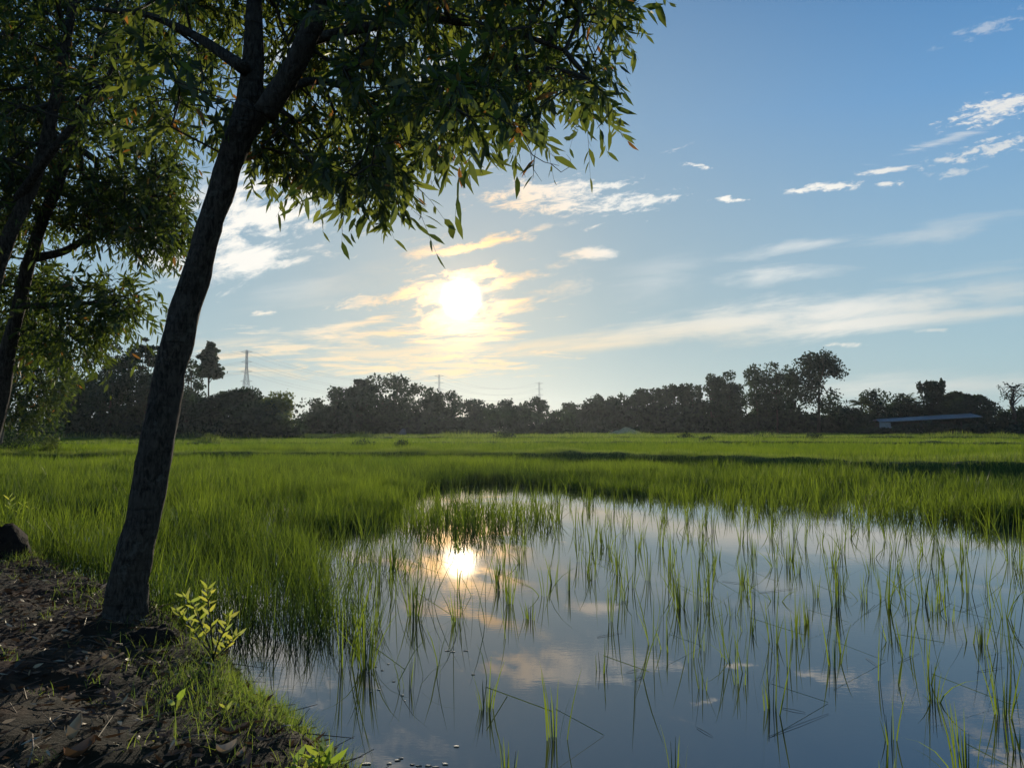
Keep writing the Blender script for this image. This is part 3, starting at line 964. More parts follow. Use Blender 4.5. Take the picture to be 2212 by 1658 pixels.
def foliage(mb_leaf, mb_twig, tips_pos, tips_dir, rng, shoots, leaves, shoot_len, leaf_len, leaf_w, droop=.5, tone_mu=.3):
    n = len(tips_pos)
    P0 = np.repeat(tips_pos, shoots, 0)
    D = np.repeat(tips_dir, shoots, 0) + rng.normal(0, .75, (n * shoots, 3))
    D /= np.linalg.norm(D, axis=1)[:, None]
    Ls = shoot_len * rng.uniform(.5, 1.2, len(P0))
    tt = np.linspace(0, 1, 4)
    seg = []
    for k in range(4):
        q_ = P0 + D * (Ls * tt[k])[:, None]
        q_[:, 2] -= droop * Ls * tt[k] ** 2
        seg.append(q_)
    for k in range(3):
        segs(mb_twig, seg[k], seg[k + 1], np.full(len(P0), .0026 - .0006 * k), np.full(len(P0), .0020 - .0006 * k), 3)
    m_ = len(P0) * leaves
    f = np.tile((np.arange(leaves) + .7) / leaves, len(P0)) * rng.uniform(.9, 1.05, m_)
    f = np.clip(f, .05, 1)
    idx = np.repeat(np.arange(len(P0)), leaves)
    pos = P0[idx] + D[idx] * (Ls[idx] * f)[:, None]
    pos[:, 2] -= droop * Ls[idx] * f ** 2
    td = D[idx].copy(); td[:, 2] -= 2 * droop * f
    td /= np.linalg.norm(td, axis=1)[:, None]
    side = rng.normal(0, 1, (m_, 3))
    side -= (side * td).sum(1)[:, None] * td
    side /= np.linalg.norm(side, axis=1)[:, None]
    ld = td * rng.uniform(.3, .9, m_)[:, None] + side * .75
    ld[:, 2] -= rng.uniform(0, .7, m_)
    tone = np.clip(rng.normal(tone_mu, .22, m_), 0, .84)
    tone[rng.random(m_) < .018] = 1.0
    add_leaves(mb_leaf, pos, ld, leaf_len * rng.uniform(.45, 1.25, m_), leaf_w * rng.uniform(.8, 1.25, m_), rng.uniform(0, 6.28, m_), tone)


def sample_region(poly, n, d0, d1, rng):
    poly = np.asarray(poly, float)
    lo, hi = poly.min(0), poly.max(0)
    res = []
    while len(res) < n:
        p = rng.uniform(lo, hi)
        if in_poly(np.array([p[0]]), np.array([p[1]]), poly)[0]:
            res.append(at(p[0], p[1], rng.uniform(d0, d1)))
    return np.array(res)


def make_tree(name, label, cat, base, limbs_spec, targets, rng, leafmat, shoots, leaves, shoot_len, leaf_len, leaf_w, barkmat=M_BARK, droop=.5, group=None, tone_mu=.3, stub=None, extra=None):
    """limbs_spec: list of (part name, points, radii)"""
    root = thing(name, tuple(base), label, cat, group)
    lp = []
    trunk_o = None
    for i, (pn, pts, rad) in enumerate(limbs_spec):
        pts = np.asarray(pts, float)
        t = np.linspace(0, len(pts) - 1, (len(pts) - 1) * 7 + 1)
        fine = np.stack([np.interp(t, np.arange(len(pts)), pts[:, k]) for k in range(3)], 1)
        ker = np.ones(5) / 5
        sm = fine.copy()
        for k in range(3):
            sm[2:-2, k] = np.convolve(fine[:, k], ker, 'valid')
        fr = np.interp(t, np.arange(len(pts)), rad)
        mb = MB()
        mb.tube(sm, fr, 22, .11, i + 3)
        o = mb.build(pn, barkmat, root, True)
        if pn == 'trunk':
            trunk_o = o
        lp.append(sm[::4])
    if stub is not None:
        mb = MB(); mb.tube(*stub, 8, .08, 4); mb.build('branch_stub', barkmat, trunk_o, True)
        trunk_o.children[0].parent = trunk_o
        trunk_o.children[0].matrix_parent_inverse = Matrix.Translation(-Vector(root.location))
    grown_limbs = [l for (pn, _, _), l in zip(limbs_spec, lp) if True]
    cut = [grown_limbs[0][len(grown_limbs[0]) * 3 // 5:]] + grown_limbs[1:]
    arr, par, rad, nfix, tips = grow(cut, targets, rng)
    idx = [i for i in range(nfix, len(arr)) if par[i] >= 0]
    A = arr[[par[i] for i in idx]]; B = arr[idx]
    mt = MB()
    ra = np.minimum(rad[[par[i] for i in idx]], rad[idx] * 1.25)
    segs(mt, A, B, ra, rad[idx], 6)
    tp = arr[tips]
    td = tp - arr[[par[i] for i in tips]]
    td /= np.linalg.norm(td, axis=1)[:, None] + 1e-9
    ml = MB()
    foliage(ml, mt, tp, td, rng, shoots, leaves, shoot_len, leaf_len, leaf_w, droop, tone_mu)
    mt.build('branches', M_TWIG, root)
    ml.build('crown', leafmat, root)
    return root


trng = np.random.default_rng(3)
D0 = TRUNK_BASE[1]


def trunk_pts(rows, d0, dslope=0.0):
    pts, rad = [], []
    for y, xl, xr in rows:
        xm_ = (xl + xr) / 2
        xl, xr = xm_ + (xl - xm_) * .94, xm_ + (xr - xm_) * .94
        d = d0 + dslope * (1352 - y) / 1000
        pts.append(at((xl + xr) / 2, y, d)); rad.append((xr - xl) / 2 / FPX * d * .97)
    return pts, rad


rows = [(1415, 168, 372), (1372, 200, 338), (1330, 217, 321), (1245, 236, 321), (1107, 272, 350), (960, 299, 377), (824, 327, 398), (700, 356, 428), (540, 407, 467), (427, 441, 503), (308, 479, 541), (232, 508, 590)]
tpts, trad = trunk_pts(rows, D0)
l1 = [(232, 507, 568), (120, 522, 572), (0, 532, 566), (-160, 548, 574), (-420, 560, 578)]
l2 = [(245, 540, 598), (160, 602, 652), (69, 645, 695), (0, 684, 724), (-130, 750, 780), (-330, 850, 870)]
l1p, l1r = trunk_pts(l1, D0, .1)
l2p, l2r = trunk_pts(l2, D0, -.5)
L3 = [at(650, 90, D0 + .05), at(780, 60, D0 - .1), at(930, 40, D0 - .35), at(1090, 60, D0 - .5), at(1220, 110, D0 - .55)]
L4 = [at(590, 200, D0), at(680, 170, D0 + .4), at(790, 200, D0 + .8), at(900, 250, D0 + .9)]
L5 = [at(530, 150, D0), at(430, 80, D0 + .3), at(320, 30, D0 + .5), at(200, 20, D0 + .5)]
near_poly = [(250, -330), (900, -380), (1420, -120), (1360, 20), (1310, 70), (1300, 150), (1290, 220), (1260, 235), (1130, 240), (1040, 290), (1000, 285), (945, 315), (850, 345), (770, 390), (700, 390),
             (665, 365), (690, 340), (560, 330), (500, 270), (300, 290)]
core_poly = [(560, -100), (1390, -60), (1350, 60), (1330, 140), (1250, 200), (1100, 210), (900, 300), (800, 330), (640, 280)]
T1 = sample_region(near_poly, 430, D0 - 1.3, D0 + 1.5, trng)
T2 = sample_region(core_poly, 150, D0 - .9, D0 + 1.4, trng)
def behind_trunk(T):
    """keeps the fork of the trunk in the open on the pond side"""
    for p_ in T:
        b_ = (p_ - (0, 0, EYE)) / p_[1]
        a_, e_ = b_[0], b_[2]
        c_, s_ = math.cos(PITCH), math.sin(PITCH)
        f_ = c_ + e_ * s_
        px_, py_ = CX + FPX * a_ / f_, CY - FPX * (e_ * c_ - s_) / f_
        if 400 < px_ < 740 and py_ < 400 and p_[1] < D0 + .45:
            p_[:] = at(px_, py_, D0 + trng.uniform(.5, 1.6))
    return T


T1 = np.vstack([T1, sample_region([(520, 240), (680, 240), (700, 350), (600, 375), (530, 340)], 26, D0 + .1, D0 + 1.2, trng)])
T1, T2 = behind_trunk(T1), behind_trunk(T2)
T3 = sample_region([(980, 140), (1060, 180), (1010, 270), (930, 300), (900, 200)], 14, D0 - 1.9, D0 - 1.3, trng)
T5 = sample_region([(640, 390), (700, 405), (760, 415), (830, 395), (920, 330), (900, 290), (700, 340)], 26, D0 - 1.2, D0 + .4, trng)
ell = trng.normal(0, 1, (170, 3)); ell /= np.linalg.norm(ell, axis=1)[:, None]
T4 = np.array((-.6, D0 - .3, 6.4)) + ell * np.array((3.2, 2.8, 2.1)) * trng.random((170, 1)) ** .4
T4 = T4[(T4[:, 2] > 4.9) & (T4[:, 0] < .62 + .3 * (T4[:, 1] - D0)) & (T4[:, 0] / np.maximum(T4[:, 1], .5) < .12)]
tree_near = make_tree('leaning_tree', 'large dark tree leaning right over the pond, crown hanging across the top', 'tree', TRUNK_BASE,
                      [('trunk', tpts, trad), ('limb', l1p, l1r), ('limb', l2p, l2r), ('limb', L3, [.045, .035, .026, .018, .011]), ('limb', L4, [.04, .03, .02, .012]), ('limb', L5, [.05, .035, .025, .015])],
                      np.vstack([T1, T2, T3, T4, T5]), trng, M_PHYL, 3, 11, .34, .138, 1.2,
                      stub=([at(452, 440, D0 - .02), at(438, 428, D0 - .08), at(428, 410, D0 - .1), at(415, 393, D0 - .12)], [.035, .03, .022, .008]))
# dry twigs hanging below the crown, root lump at the foot
mb = MB()
mb.tube([at(1128, 250, D0 - .5), at(1133, 300, D0 - .5), at(1150, 335, D0 - .5), at(1175, 350, D0 - .5), at(1208, 358, D0 - .5)], [.006, .0045, .0035, .003, .0015], 5)
mb.tube([at(1190, 354, D0 - .5), at(1212, 372, D0 - .52), at(1228, 362, D0 - .52), at(1233, 345, D0 - .5), at(1224, 334, D0 - .5)], [.003, .0025, .002, .0016, .001], 5)
mb.tube([at(1146, 330, D0 - .5), at(1152, 365, D0 - .48), at(1170, 392, D0 - .47)], [.0025, .002, .001], 5)
mb.build('dry_twig', M_TWIG, tree_near)

# trees further along the bank
brng = np.random.default_rng(8)
D2 = 10.3


def clear_of(T, rows_, d_):
    """leafy twigs grow from behind the lower trunk, so that it stays in view"""
    ry = np.array([r[0] for r in rows_])[::-1]
    rc = np.array([(r[1] + r[2]) / 2 for r in rows_])[::-1]
    for p_ in T:
        a_, e_ = p_[0] / p_[1], (p_[2] - EYE) / p_[1]
        c_, s_ = math.cos(PITCH), math.sin(PITCH)
        f_ = c_ + e_ * s_
        px_, py_ = CX + FPX * a_ / f_, CY - FPX * (e_ * c_ - s_) / f_
        if py_ > 260 and abs(px_ - np.interp(py_, ry, rc)) < 62 and p_[1] < d_ + .4:
            p_[:] = at(px_, py_, d_ + brng.uniform(.4, 1.8))
    return T


def bank_trunk(rows, d, dsl=0.0):
    return trunk_pts(rows, d, dsl)


rowsA = [(1160, -112, -60), (1000, -56, -14), (864, -18, 20), (752, 0, 34), (684, 20, 50), (584, 42, 72), (500, 70, 96), (369, 122, 148), (230, 168, 188), (60, 215, 230), (-200, 270, 280)]
pA, rA = bank_trunk(rowsA, D2)
LA = [at(60, 560, D2), at(140, 545, D2 + .2), at(200, 505, D2 + .3), at(270, 470, D2 + .3), at(350, 470, D2 + .3)]
LA2 = [at(40, 660, D2), at(110, 660, D2 - .2), at(190, 655, D2 - .4), at(270, 640, D2 - .4)]
poly_up = [(-250, -150), (420, -150), (460, 60), (420, 200), (400, 330), (395, 420), (385, 500), (340, 530), (250, 510), (170, 480), (120, 520), (60, 560), (-250, 560)]
poly_mid = [(170, 380), (395, 360), (402, 520), (330, 545), (250, 520), (170, 500)]
poly_low = [(60, 585), (130, 580), (180, 600), (250, 590), (300, 615), (318, 640), (300, 690), (235, 700), (215, 760), (120, 745), (60, 770), (-20, 760), (-20, 600)]
TA = clear_of(np.vstack([sample_region(poly_up, 1000, D2 - 1.2, D2 + 2.2, brng), sample_region(poly_mid, 130, D2 - .5, D2 + 1.6, brng), sample_region(poly_low, 185, D2 - 1.2, D2 + .6, brng)]), rowsA, D2)
make_tree('bank_tree', 'slim dark tree leaning right on the left bank, behind the big leaning tree', 'tree', (pA[0][0], pA[0][1], .2),
          [('trunk', pA, rA), ('limb', LA, [.06, .05, .04, .028, .015]), ('limb', LA2, [.05, .038, .025, .012])], TA, brng, M_PHYL2, 3, 11, .42, .145, 1.15, group='trees along the left bank', tone_mu=.38)
D3 = 8.6
rowsB = [(1200, -262, -206), (900, -140, -92), (700, -62, -22), (554, -18, 18), (470, 20, 52), (393, 60, 90), (250, 100, 126), (60, 140, 160), (-200, 180, 195)]
pB, rB = bank_trunk(rowsB, D3)
TB = np.vstack([sample_region([(-300, -200), (330, -200), (330, 60), (260, 200), (200, 330), (90, 420), (-20, 500), (-300, 560)], 520, D3 - 1.4, D3 + 1.6, brng)])
TB = clear_of(TB, rowsB, D3)
make_tree('bank_tree', 'dark tree at the far left edge, its trunk leaving the picture', 'tree', (pB[0][0], pB[0][1], .2),
          [('trunk', pB, rB), ('limb', [at(40, 430, D3), at(110, 330, D3 - .3), at(190, 230, D3 - .4), at(260, 120, D3 - .4)], [.06, .045, .03, .015])], TB, brng, M_PHYL2, 3, 10, .42, .13, 1.05,
          group='trees along the left bank', tone_mu=.36)
# small pale stemmed tree, left middle distance
D4 = 38.0
rowsC = [(958, -8, 4), (900, 4, 14), (845, 24, 32), (780, 45, 52), (720, 60, 66)]
pC, rC = bank_trunk(rowsC, D4)
TC = sample_region([(-60, 720), (60, 690), (120, 720), (150, 790), (140, 860), (110, 900), (70, 915), (30, 905), (-60, 930)], 360, D4 - 2.5, D4 + 2.5, brng)
make_tree('drooping_tree', 'bushy drooping tree with a pale slanting trunk in the field at the left edge', 'tree', (pC[0][0], pC[0][1], .1),
          [('trunk', pC, rC)], TC, brng, M_PHYL2, 3, 12, .9, .27, 1.5, M_BARK_PALE, .3, tone_mu=.2)


# ------------------------------------------------------------------ far trees
def lobes_for(kind, h, wdt, rng):
    """ellipsoid leaf clumps (centre, radii) of a crown"""
    lo = []
    if kind == 'round':
        c0, n = .50, 22
        for _ in range(n):
            a = rng.uniform(0, 6.28); r = wdt * .42 * math.sqrt(rng.random()); z = h * rng.uniform(.15, .86)
            k = math.sqrt(max(.15, 1 - ((z / h - .5) / .52) ** 2))
            s = wdt * rng.uniform(.17, .27)
            lo.append(((r * k * math.cos(a), r * k * math.sin(a), z), (s, s, s * .8)))
        s = wdt * .2
        lo.append(((0, 0, h - s * .8), (s, s, s * .8)))
    elif kind == 'tall':
        for _ in range(34):
            z = h * rng.uniform(.34, .94)
            f = (z / h - .32) / .68
            k = math.sqrt(max(.34, 1 - ((f - .45) / .6) ** 2))
            a = rng.uniform(0, 6.28); r = wdt * .45 * math.sqrt(rng.random()) * k
            s = wdt * rng.uniform(.11, .20)
            lo.append(((r * math.cos(a), r * math.sin(a), z), (s, s, s * 1.05)))
        s = wdt * .13
        lo.append(((rng.normal(0, .05) * wdt, 0, h - s), (s, s, s)))
    elif kind == 'layer':
        for k in range(11):
            z = h * (.64 + .34 * k / 10)
            wl = wdt * (.42, .46, .44, .40, .42, .36, .34, .30, .24, .16, .08)[k]
            for _ in range(3):
                a = rng.uniform(0, 6.28); r = wl * rng.uniform(.3, .8)
                lo.append(((r * math.cos(a), r * math.sin(a), z + rng.normal(0, .01) * h), (wl * .5, wl * .5, h * .024)))
    elif kind == 'umbrella':
        for _ in range(22):
            a = rng.uniform(0, 6.28); r = wdt * .46 * math.sqrt(rng.random())
            z = h * (.93 - .22 * (r / (wdt * .46)) ** 2) - rng.uniform(0, .12) * h
            s = wdt * rng.uniform(.09, .15)
            lo.append(((r * math.cos(a), r * math.sin(a), z), (s, s, s * .5)))
    elif kind == 'plume':
        for _ in range(9):
            a = _ * .7 + rng.uniform(-.2, .2); r = wdt * (.12, .34, .22)[_ % 3]
            for f in (.35, .55, .72, .86, .97):
                s = wdt * .13 * (1.25 - .5 * f)
                lo.append(((r * f * 1.2 * math.cos(a), r * f * 1.2 * math.sin(a), h * f * rng.uniform(.94, 1.0) - s), (s, s, s * 1.3)))
    return lo


DENS = 2.1


def far_tree(name, label, kind, px, top, wpx, d, rng, group, brighter=False, n=1500, size=None, base_px=None, trunkpx=None, pale=False):
    n = int(n * DENS * (.72 if kind == 'tall' else 1))
    b = at(px, 925, d)
    gz = float(ground_z(np.array([b[0]]), np.array([b[1]]))[0])
    base = np.array((b[0], b[1], gz))
    h = at(px, top, d)[2] - gz
    wdt = wpx / FPX * d
    lob = lobes_for(kind, h, wdt, rng)
    C_ = np.array([c for c, r in lob]); S_ = np.array([r for c, r in lob])
    vol = S_.prod(1) ** (.66)
    pick = rng.choice(len(lob), n, p=vol / vol.sum())
    v = rng.normal(0, 1, (n, 3)); v /= np.linalg.norm(v, axis=1)[:, None]
    rad = rng.random(n) ** .33
    rad = np.where(rng.random(n) < .22, rad * rng.uniform(1.1, 1.45, n), rad)
    pos = base + C_[pick] + v * S_[pick] * rad[:, None]
    pos[:, 2] = np.maximum(pos[:, 2], gz + .1)
    sz = (size or max(.22, d * .0022)) * rng.uniform(.6, 1.5, n)
    M = frames(rng.normal(0, 1, (n, 3)), rng.uniform(0, 6.28, n))
    Vq = np.array([(-.5, -.32, 0), (.45, -.38, .08), (.55, .3, 0), (-.4, .4, -.08)])
    Vq = np.broadcast_to(Vq, (n, 4, 3)) * sz[:, None, None] * (1 + rng.normal(0, .22, (n, 4, 1)))
    V = np.einsum('nij,nkj->nki', M, Vq) + pos[:, None]
    tone_l = rng.uniform(.0, .45) + rng.uniform(.05, .4, len(lob))
    tone = np.clip(tone_l[pick] + rng.normal(0, .15, n), 0, .84)
    root = thing(name, tuple(base), label, 'tree', group)
    Qf = np.arange(n * 4).reshape(n, 4)
    mesh_obj('crown', V.reshape(-1, 3), [Qf], M_FARBRIGHT if brighter else M_FAR, root, False, np.repeat(tone, 4))
    mb = MB()
    tr = (trunkpx / FPX * d / 2) if trunkpx else max(.12, wdt * .028)
    topz = h * (.86 if kind in ('tall', 'layer') else .6)
    lean = rng.normal(0, .02, 2) * h
    pts = [base + np.array((lean[0] * f, lean[1] * f, topz * f - .1)) for f in (0, .3, .6, 1)]
    mb.tube(pts, [tr * 1.2, tr, tr * .75, tr * .3], 7)
    for k in rng.choice(len(lob), min(len(lob), 9), replace=False):
        c = base + C_[k]
        f = rng.uniform(.45, .85)
        s0 = base + np.array((lean[0] * f, lean[1] * f, topz * f))
        if c[2] < s0[2] - .2 * h:
            continue
        mid = (s0 + c) / 2 + np.array((0, 0, -.03 * h))
        mb.tube([s0, mid, c], [tr * .5, tr * .35, tr * .12], 5)
    mb.build('trunk', M_BARK_PALE if pale else M_BARK, root, True)
    return root


frng = np.random.default_rng(21)
G_L, G_M, G_R, G_H = 'trees of the dark wood at the left', 'trees of the hazy wood under the sun', 'trees of the row at the right', 'trees round the low shed'
# left wood
LEFT = [('umbrella', 305, 716, 78, 100, 'flat topped dark tree just left of the leaning trunk, higher of a pair', 1500), ('umbrella', 348, 722, 60, 104, 'flat topped dark tree half hidden behind the leaning trunk', 1200),
        ('tall', 240, 735, 80, 98, 'tall open dark tree behind the lit lower boughs of the bank tree', 1500), ('tall', 190, 752, 80, 96, 'tall dark tree left of the flat topped pair', 1500),
        ('tall', 275, 748, 70, 93, 'slim dark tree in front of the flat topped pair', 1300),
        ('round', 150, 800, 120, 92, 'broad dark tree behind the drooping tree at the left', 2200), ('round', 235, 800, 110, 90, 'broad dark tree at the middle of the left wood', 2200),
        ('round', 315, 795, 110, 91, 'broad dark tree close left of the leaning trunk', 2200), ('tall', 408, 774, 46, 110, 'wispy open tree close right of the leaning trunk', 700),
        ('round', 425, 812, 62, 100, 'round dark tree right of the leaning trunk, below the lone tiered tree', 1300),
        ('umbrella', 510, 838, 190, 98, 'wide spreading dark tree below the lattice mast, right of the leaning trunk', 3000), ('round', 405, 850, 110, 92, 'low dark tree against the right side of the leaning trunk', 2000),
        ('round', 470, 860, 120, 94, 'low rounded dark tree under the spreading tree, on its left', 2200), ('round', 545, 868, 110, 94, 'low rounded dark tree under the spreading tree, on its right', 2200),
        ('round', 594, 846, 84, 96, 'yellowish green rounded tree at the right end of the left wood', 2200)]
for kind, px, top, wp, d, lab, n in LEFT:
    far_tree('wood_tree', lab, kind, px, top, wp, d, frng, G_L, brighter=(px == 594), n=n)
far_tree('tiered_tree', 'lone tall tree with a bare thin trunk and a tiered oval crown, against the sky', 'layer', 450, 737, 64, 130, frng, None, n=1500, size=.42, trunkpx=4.2)
# middle wood
MID = [('round', 662, 888, 40, 150, 'small round tree at the gap left of the hazy wood', 500), ('round', 688, 858, 56, 148, 'left outermost big tree of the hazy wood', 1000), ('round', 722, 832, 84, 146, 'rounded tree on the left shoulder of the hazy wood', 1600),
       ('umbrella', 782, 808, 70, 150, 'domed tree with a notch of sky, left of the two tops of the hazy wood', 1500), ('round', 770, 830, 100, 148, 'broad tree right under the domed top of the hazy wood', 2200), ('round', 845, 806, 112, 150, 'highest broad tree of the hazy wood', 2800),
       ('round', 897, 828, 70, 154, 'tree sloping down right of the highest tree of the hazy wood', 1500), ('round', 930, 837, 64, 160, 'tree directly below the middle lattice mast', 1400), ('round', 976, 842, 62, 162, 'feathery tree right of the middle lattice mast', 1100),
       ('round', 1021, 860, 56, 168, 'rounded lower tree in the middle of the hazy wood', 1100), ('round', 1062, 871, 54, 172, 'lowest rounded tree of the hazy wood', 1000), ('round', 1099, 862, 54, 174, 'pointed tree left of the twin trees below the right mast', 1000),
       ('round', 1140, 866, 48, 176, 'left one of twin trees below the right lattice mast', 1000), ('tall', 1164, 858, 42, 178, 'right one of twin trees below the right lattice mast', 900), ('tall', 1199, 888, 40, 190, 'small thin tree in the low gap right of the hazy wood', 400),
       ('round', 1233, 868, 56, 188, 'dark tree at the left end of the right row', 1000)]
for kind, px, top, wp, d, lab, n in MID:
    far_tree('hazy_tree', lab, kind, px, top, wp, d, frng, G_M, n=n)
# right row
ROW = [('round', 1266, 870, 44, 185), ('round', 1290, 850, 58, 184), ('round', 1322, 854, 50, 186), ('round', 1345, 849, 46, 188), ('tall', 1366, 852, 44, 190), ('tall', 1390, 838, 46, 192), ('tall', 1412, 838, 44, 190),
       ('tall', 1434, 833, 46, 192), ('tall', 1454, 832, 44, 190), ('tall', 1475, 829, 48, 192), ('tall', 1496, 827, 46, 190), ('round', 1538, 806, 64, 186), ('round', 1578, 800, 72, 185), ('tall', 1636, 788, 72, 186),
       ('tall', 1680, 783, 74, 184), ('tall', 1706, 795, 44, 188)]
RL = ['small tree behind the straw mound', 'dense tree above the straw mound', 'rounded tree right above the pale straw mound', 'slim rounded tree next right of the straw mound', None, None, None, None, None, None, None,
      'broad tree left of the bright gap in the right row', 'broad dark tree right of the bright gap in the right row', 'tall open tree with a brownish left side in the right row', 'second tallest tree of the right row, dense and dark on its right', 'slim tree pressed against the left of the tallest tree']
for (kind, px, top, wp, d), lab in zip(ROW, RL):
    far_tree('row_tree', lab or 'thin open tree among the even tops in the middle of the right row', kind, px, top, wp, d, frng, G_R if lab else 'thin even trees of the right row', n=1200 if wp < 60 else 1700)
far_tree('row_tree', 'tallest tree of the right row with a wide airy crown', 'tall', 1768, 766, 112, 182, frng, G_R, n=3600)
# trees round the shed
HOM = [('round', 1895, 838, 70, 172, 'dark tree beside the fan palm, left above the shed', 1400), ('round', 1948, 848, 70, 174, 'low dark tree behind the middle of the shed', 1400), ('plume', 2018, 816, 66, 172, 'tall bushy plumed tree above the shed', 2400),
       ('umbrella', 2078, 843, 112, 176, 'wide spreading dark tree right of the plumed tree', 2000), ('round', 2070, 860, 90, 170, 'dense dark tree right of the shed', 1800), ('round', 2128, 864, 80, 172, 'lower dark tree left of the nearly bare tree', 1500),
       ('round', 2196, 874, 70, 172, 'dark tree at the right edge under the nearly bare tree', 1300), ('round', 1850, 880, 60, 170, 'low dark tree left of the shed', 1100), ('round', 2262, 862, 80, 175, 'dark tree cut off by the right edge', 1200),
       ('round', 1975, 868, 80, 176, 'dark tree behind the shed, left of the plumed tree', 1500), ('round', 2030, 872, 80, 176, 'dark tree behind the shed, below the plumed tree', 1500)]
for kind, px, top, wp, d, lab, n in HOM:
    far_tree('yard_tree', lab, kind, px, top, wp, d, frng, G_H, n=n)


def palm(px, top, wpx, d, label, rng, fronds=15):
    b = at(px, 925, d)
    gz = .05
    base = np.array((b[0], b[1], gz))
    h = at(px, top, d)[2] - gz
    wd = wpx / FPX * d / 2
    root = thing('palm_tree', tuple(base), label, 'palm')
    mb = MB()
    mb.tube([base - (0, 0, .1), base + (.1, 0, h * .35), base + (.15, 0, h * .72)], [.22, .17, .14], 8)
    mb.build('trunk', M_BARK, root, True)
    hub = base + np.array((.15, 0, h * .72))
    for k in range(fronds):
        a = k * 2.4; el = rng.uniform(.1, 1.3)
        L = wd * rng.uniform(.9, 1.25)
        t = np.linspace(0, 1, 9)
        hor = L * t * math.cos(el)
        ver = h * .30 * t * math.sin(el) * 1.15 - L * .45 * t ** 2.3
        c = hub + np.stack([hor * math.cos(a), hor * math.sin(a), ver], 1)
        mf = MB()
        mf.tube(c, np.linspace(.035, .01, 9), 4)
        n = 26
        f = np.repeat(np.linspace(.12, 1, n), 2)
        p = np.stack([np.interp(f, t, c[:, i]) for i in range(3)], 1)
        s = np.tile((1, -1), n)
        tang = np.array((math.cos(a), math.sin(a), 0)); perp = np.array((-math.sin(a), math.cos(a), 0))
        dirs = tang * .6 + perp * s[:, None] * .8 + np.array((0, 0, -.35))
        add_leaves(mf, p, dirs, np.full(2 * n, L * .34) * (1.1 - .6 * f), np.full(2 * n, .6), rng.uniform(-.4, .4, 2 * n), rng.uniform(.1, .6, 2 * n))
        mf.build('frond', M_FARBRIGHT, root)
    return root


palm(1861, 846, 62, 171, 'feathery palm with spiky fronds left of the shed', frng)
palm(1963, 838, 46, 178, 'small palm top poking above the trees behind the shed', frng, 12)

# nearly bare tree at the right edge
d = 170
b0 = at(2200, 925, d)
root = thing('bare_tree', (b0[0], b0[1], .05), 'nearly bare tree with a crooked trunk and thin twigs at the right edge', 'tree')
mb = MB()
bp = [at(2196, 925, d), at(2190, 885, d), at(2183, 868, d), at(2190, 850, d), at(2188, 836, d)]
bp[0][2] = 0
mb.tube(bp, [.5, .4, .32, .22, .08], 7)
mb.build('trunk', M_BARK, root, True)
mt, ml = MB(), MB()
for k in range(26):
    s0 = np.array(bp[1 + k % 4]) * .5 + np.array(bp[min(4, 2 + k % 4)]) * .5
    tip = at(frng.uniform(2158, 2226), frng.uniform(830, 870), d + frng.uniform(-2, 2))
    mid = (s0 + tip) / 2 + frng.normal(0, .35, 3) + (0, 0, .3)
    mt.tube([s0, mid, tip], [.14, .08, .03], 4)
    n = 8
    c = tip + frng.normal(0, .32, (n, 3))
    add_leaves(ml, c, frng.normal(0, 1, (n, 3)), np.full(n, .5), np.full(n, 2.4), frng.uniform(0, 6, n), frng.uniform(0, .5, n))
mt.build('twigs', M_BARK, root)
ml.build('crown', M_FAR, root)


# undergrowth at the foot of the woods: a far mass that nobody could count
def undergrowth(name, label, spans, seed):
    rng = np.random.default_rng(seed)
    mbu = []
    tn = []
    for x0, x1, topy, d, n, dep in spans:
        px = rng.uniform(x0, x1, n)
        dd = d + rng.uniform(-dep, dep, n)
        hmax = (925 - topy) / FPX * d + 1.6
        prof = .62 + .75 * fbm(px * .02, dd * .3, seed, 3)
        hz = hmax * np.clip(prof, .35, 1.05) * rng.random(n) ** .7
        x = (px - CX) / FPX * dd
        p = np.stack([x, dd, hz], 1)
        sz = d * .0030 * rng.uniform(.6, 1.6, n)
        M = frames(rng.normal(0, 1, (n, 3)), rng.uniform(0, 6.28, n))
        Vq = np.array([(-.5, -.32, 0), (.45, -.38, .08), (.55, .3, 0), (-.4, .4, -.08)])
        Vq = np.broadcast_to(Vq, (n, 4, 3)) * sz[:, None, None] * (1 + rng.normal(0, .22, (n, 4, 1)))
        mbu.append((np.einsum('nij,nkj->nki', M, Vq) + p[:, None]).reshape(-1, 3))
        tn.append(np.repeat(np.clip(rng.normal(.35, .25, n), 0, .84), 4))
    V = np.vstack(mbu)
    o = mesh_obj(name, V, [np.arange(len(V)).reshape(-1, 4)], M_FAR, None, False, np.concatenate(tn))
    return tag(o, label, 'undergrowth', kind='stuff')


undergrowth('undergrowth', 'dark thicket filling the foot of the left wood', [(-150, 660, 862, 90, 9000, 4), (130, 420, 815, 96, 6000, 3), (-150, 140, 900, 58, 1500, 2), (380, 650, 880, 90, 4000, 3)], 61)
undergrowth('undergrowth', 'hazy thicket filling the foot of the wood under the sun', [(640, 1240, 885, 150, 9000, 5), (680, 980, 860, 156, 5000, 4), (1180, 1290, 898, 182, 2000, 4)], 62)
undergrowth('undergrowth', 'dark thicket under the right row and round the shed', [(1240, 1870, 872, 188, 13000, 5), (1820, 2400, 892, 182, 9000, 4), (1925, 2400, 910, 160, 4500, 2), (1850, 1970, 916, 158, 2200, 1.5), (1380, 1860, 868, 194, 7000, 4)], 63)

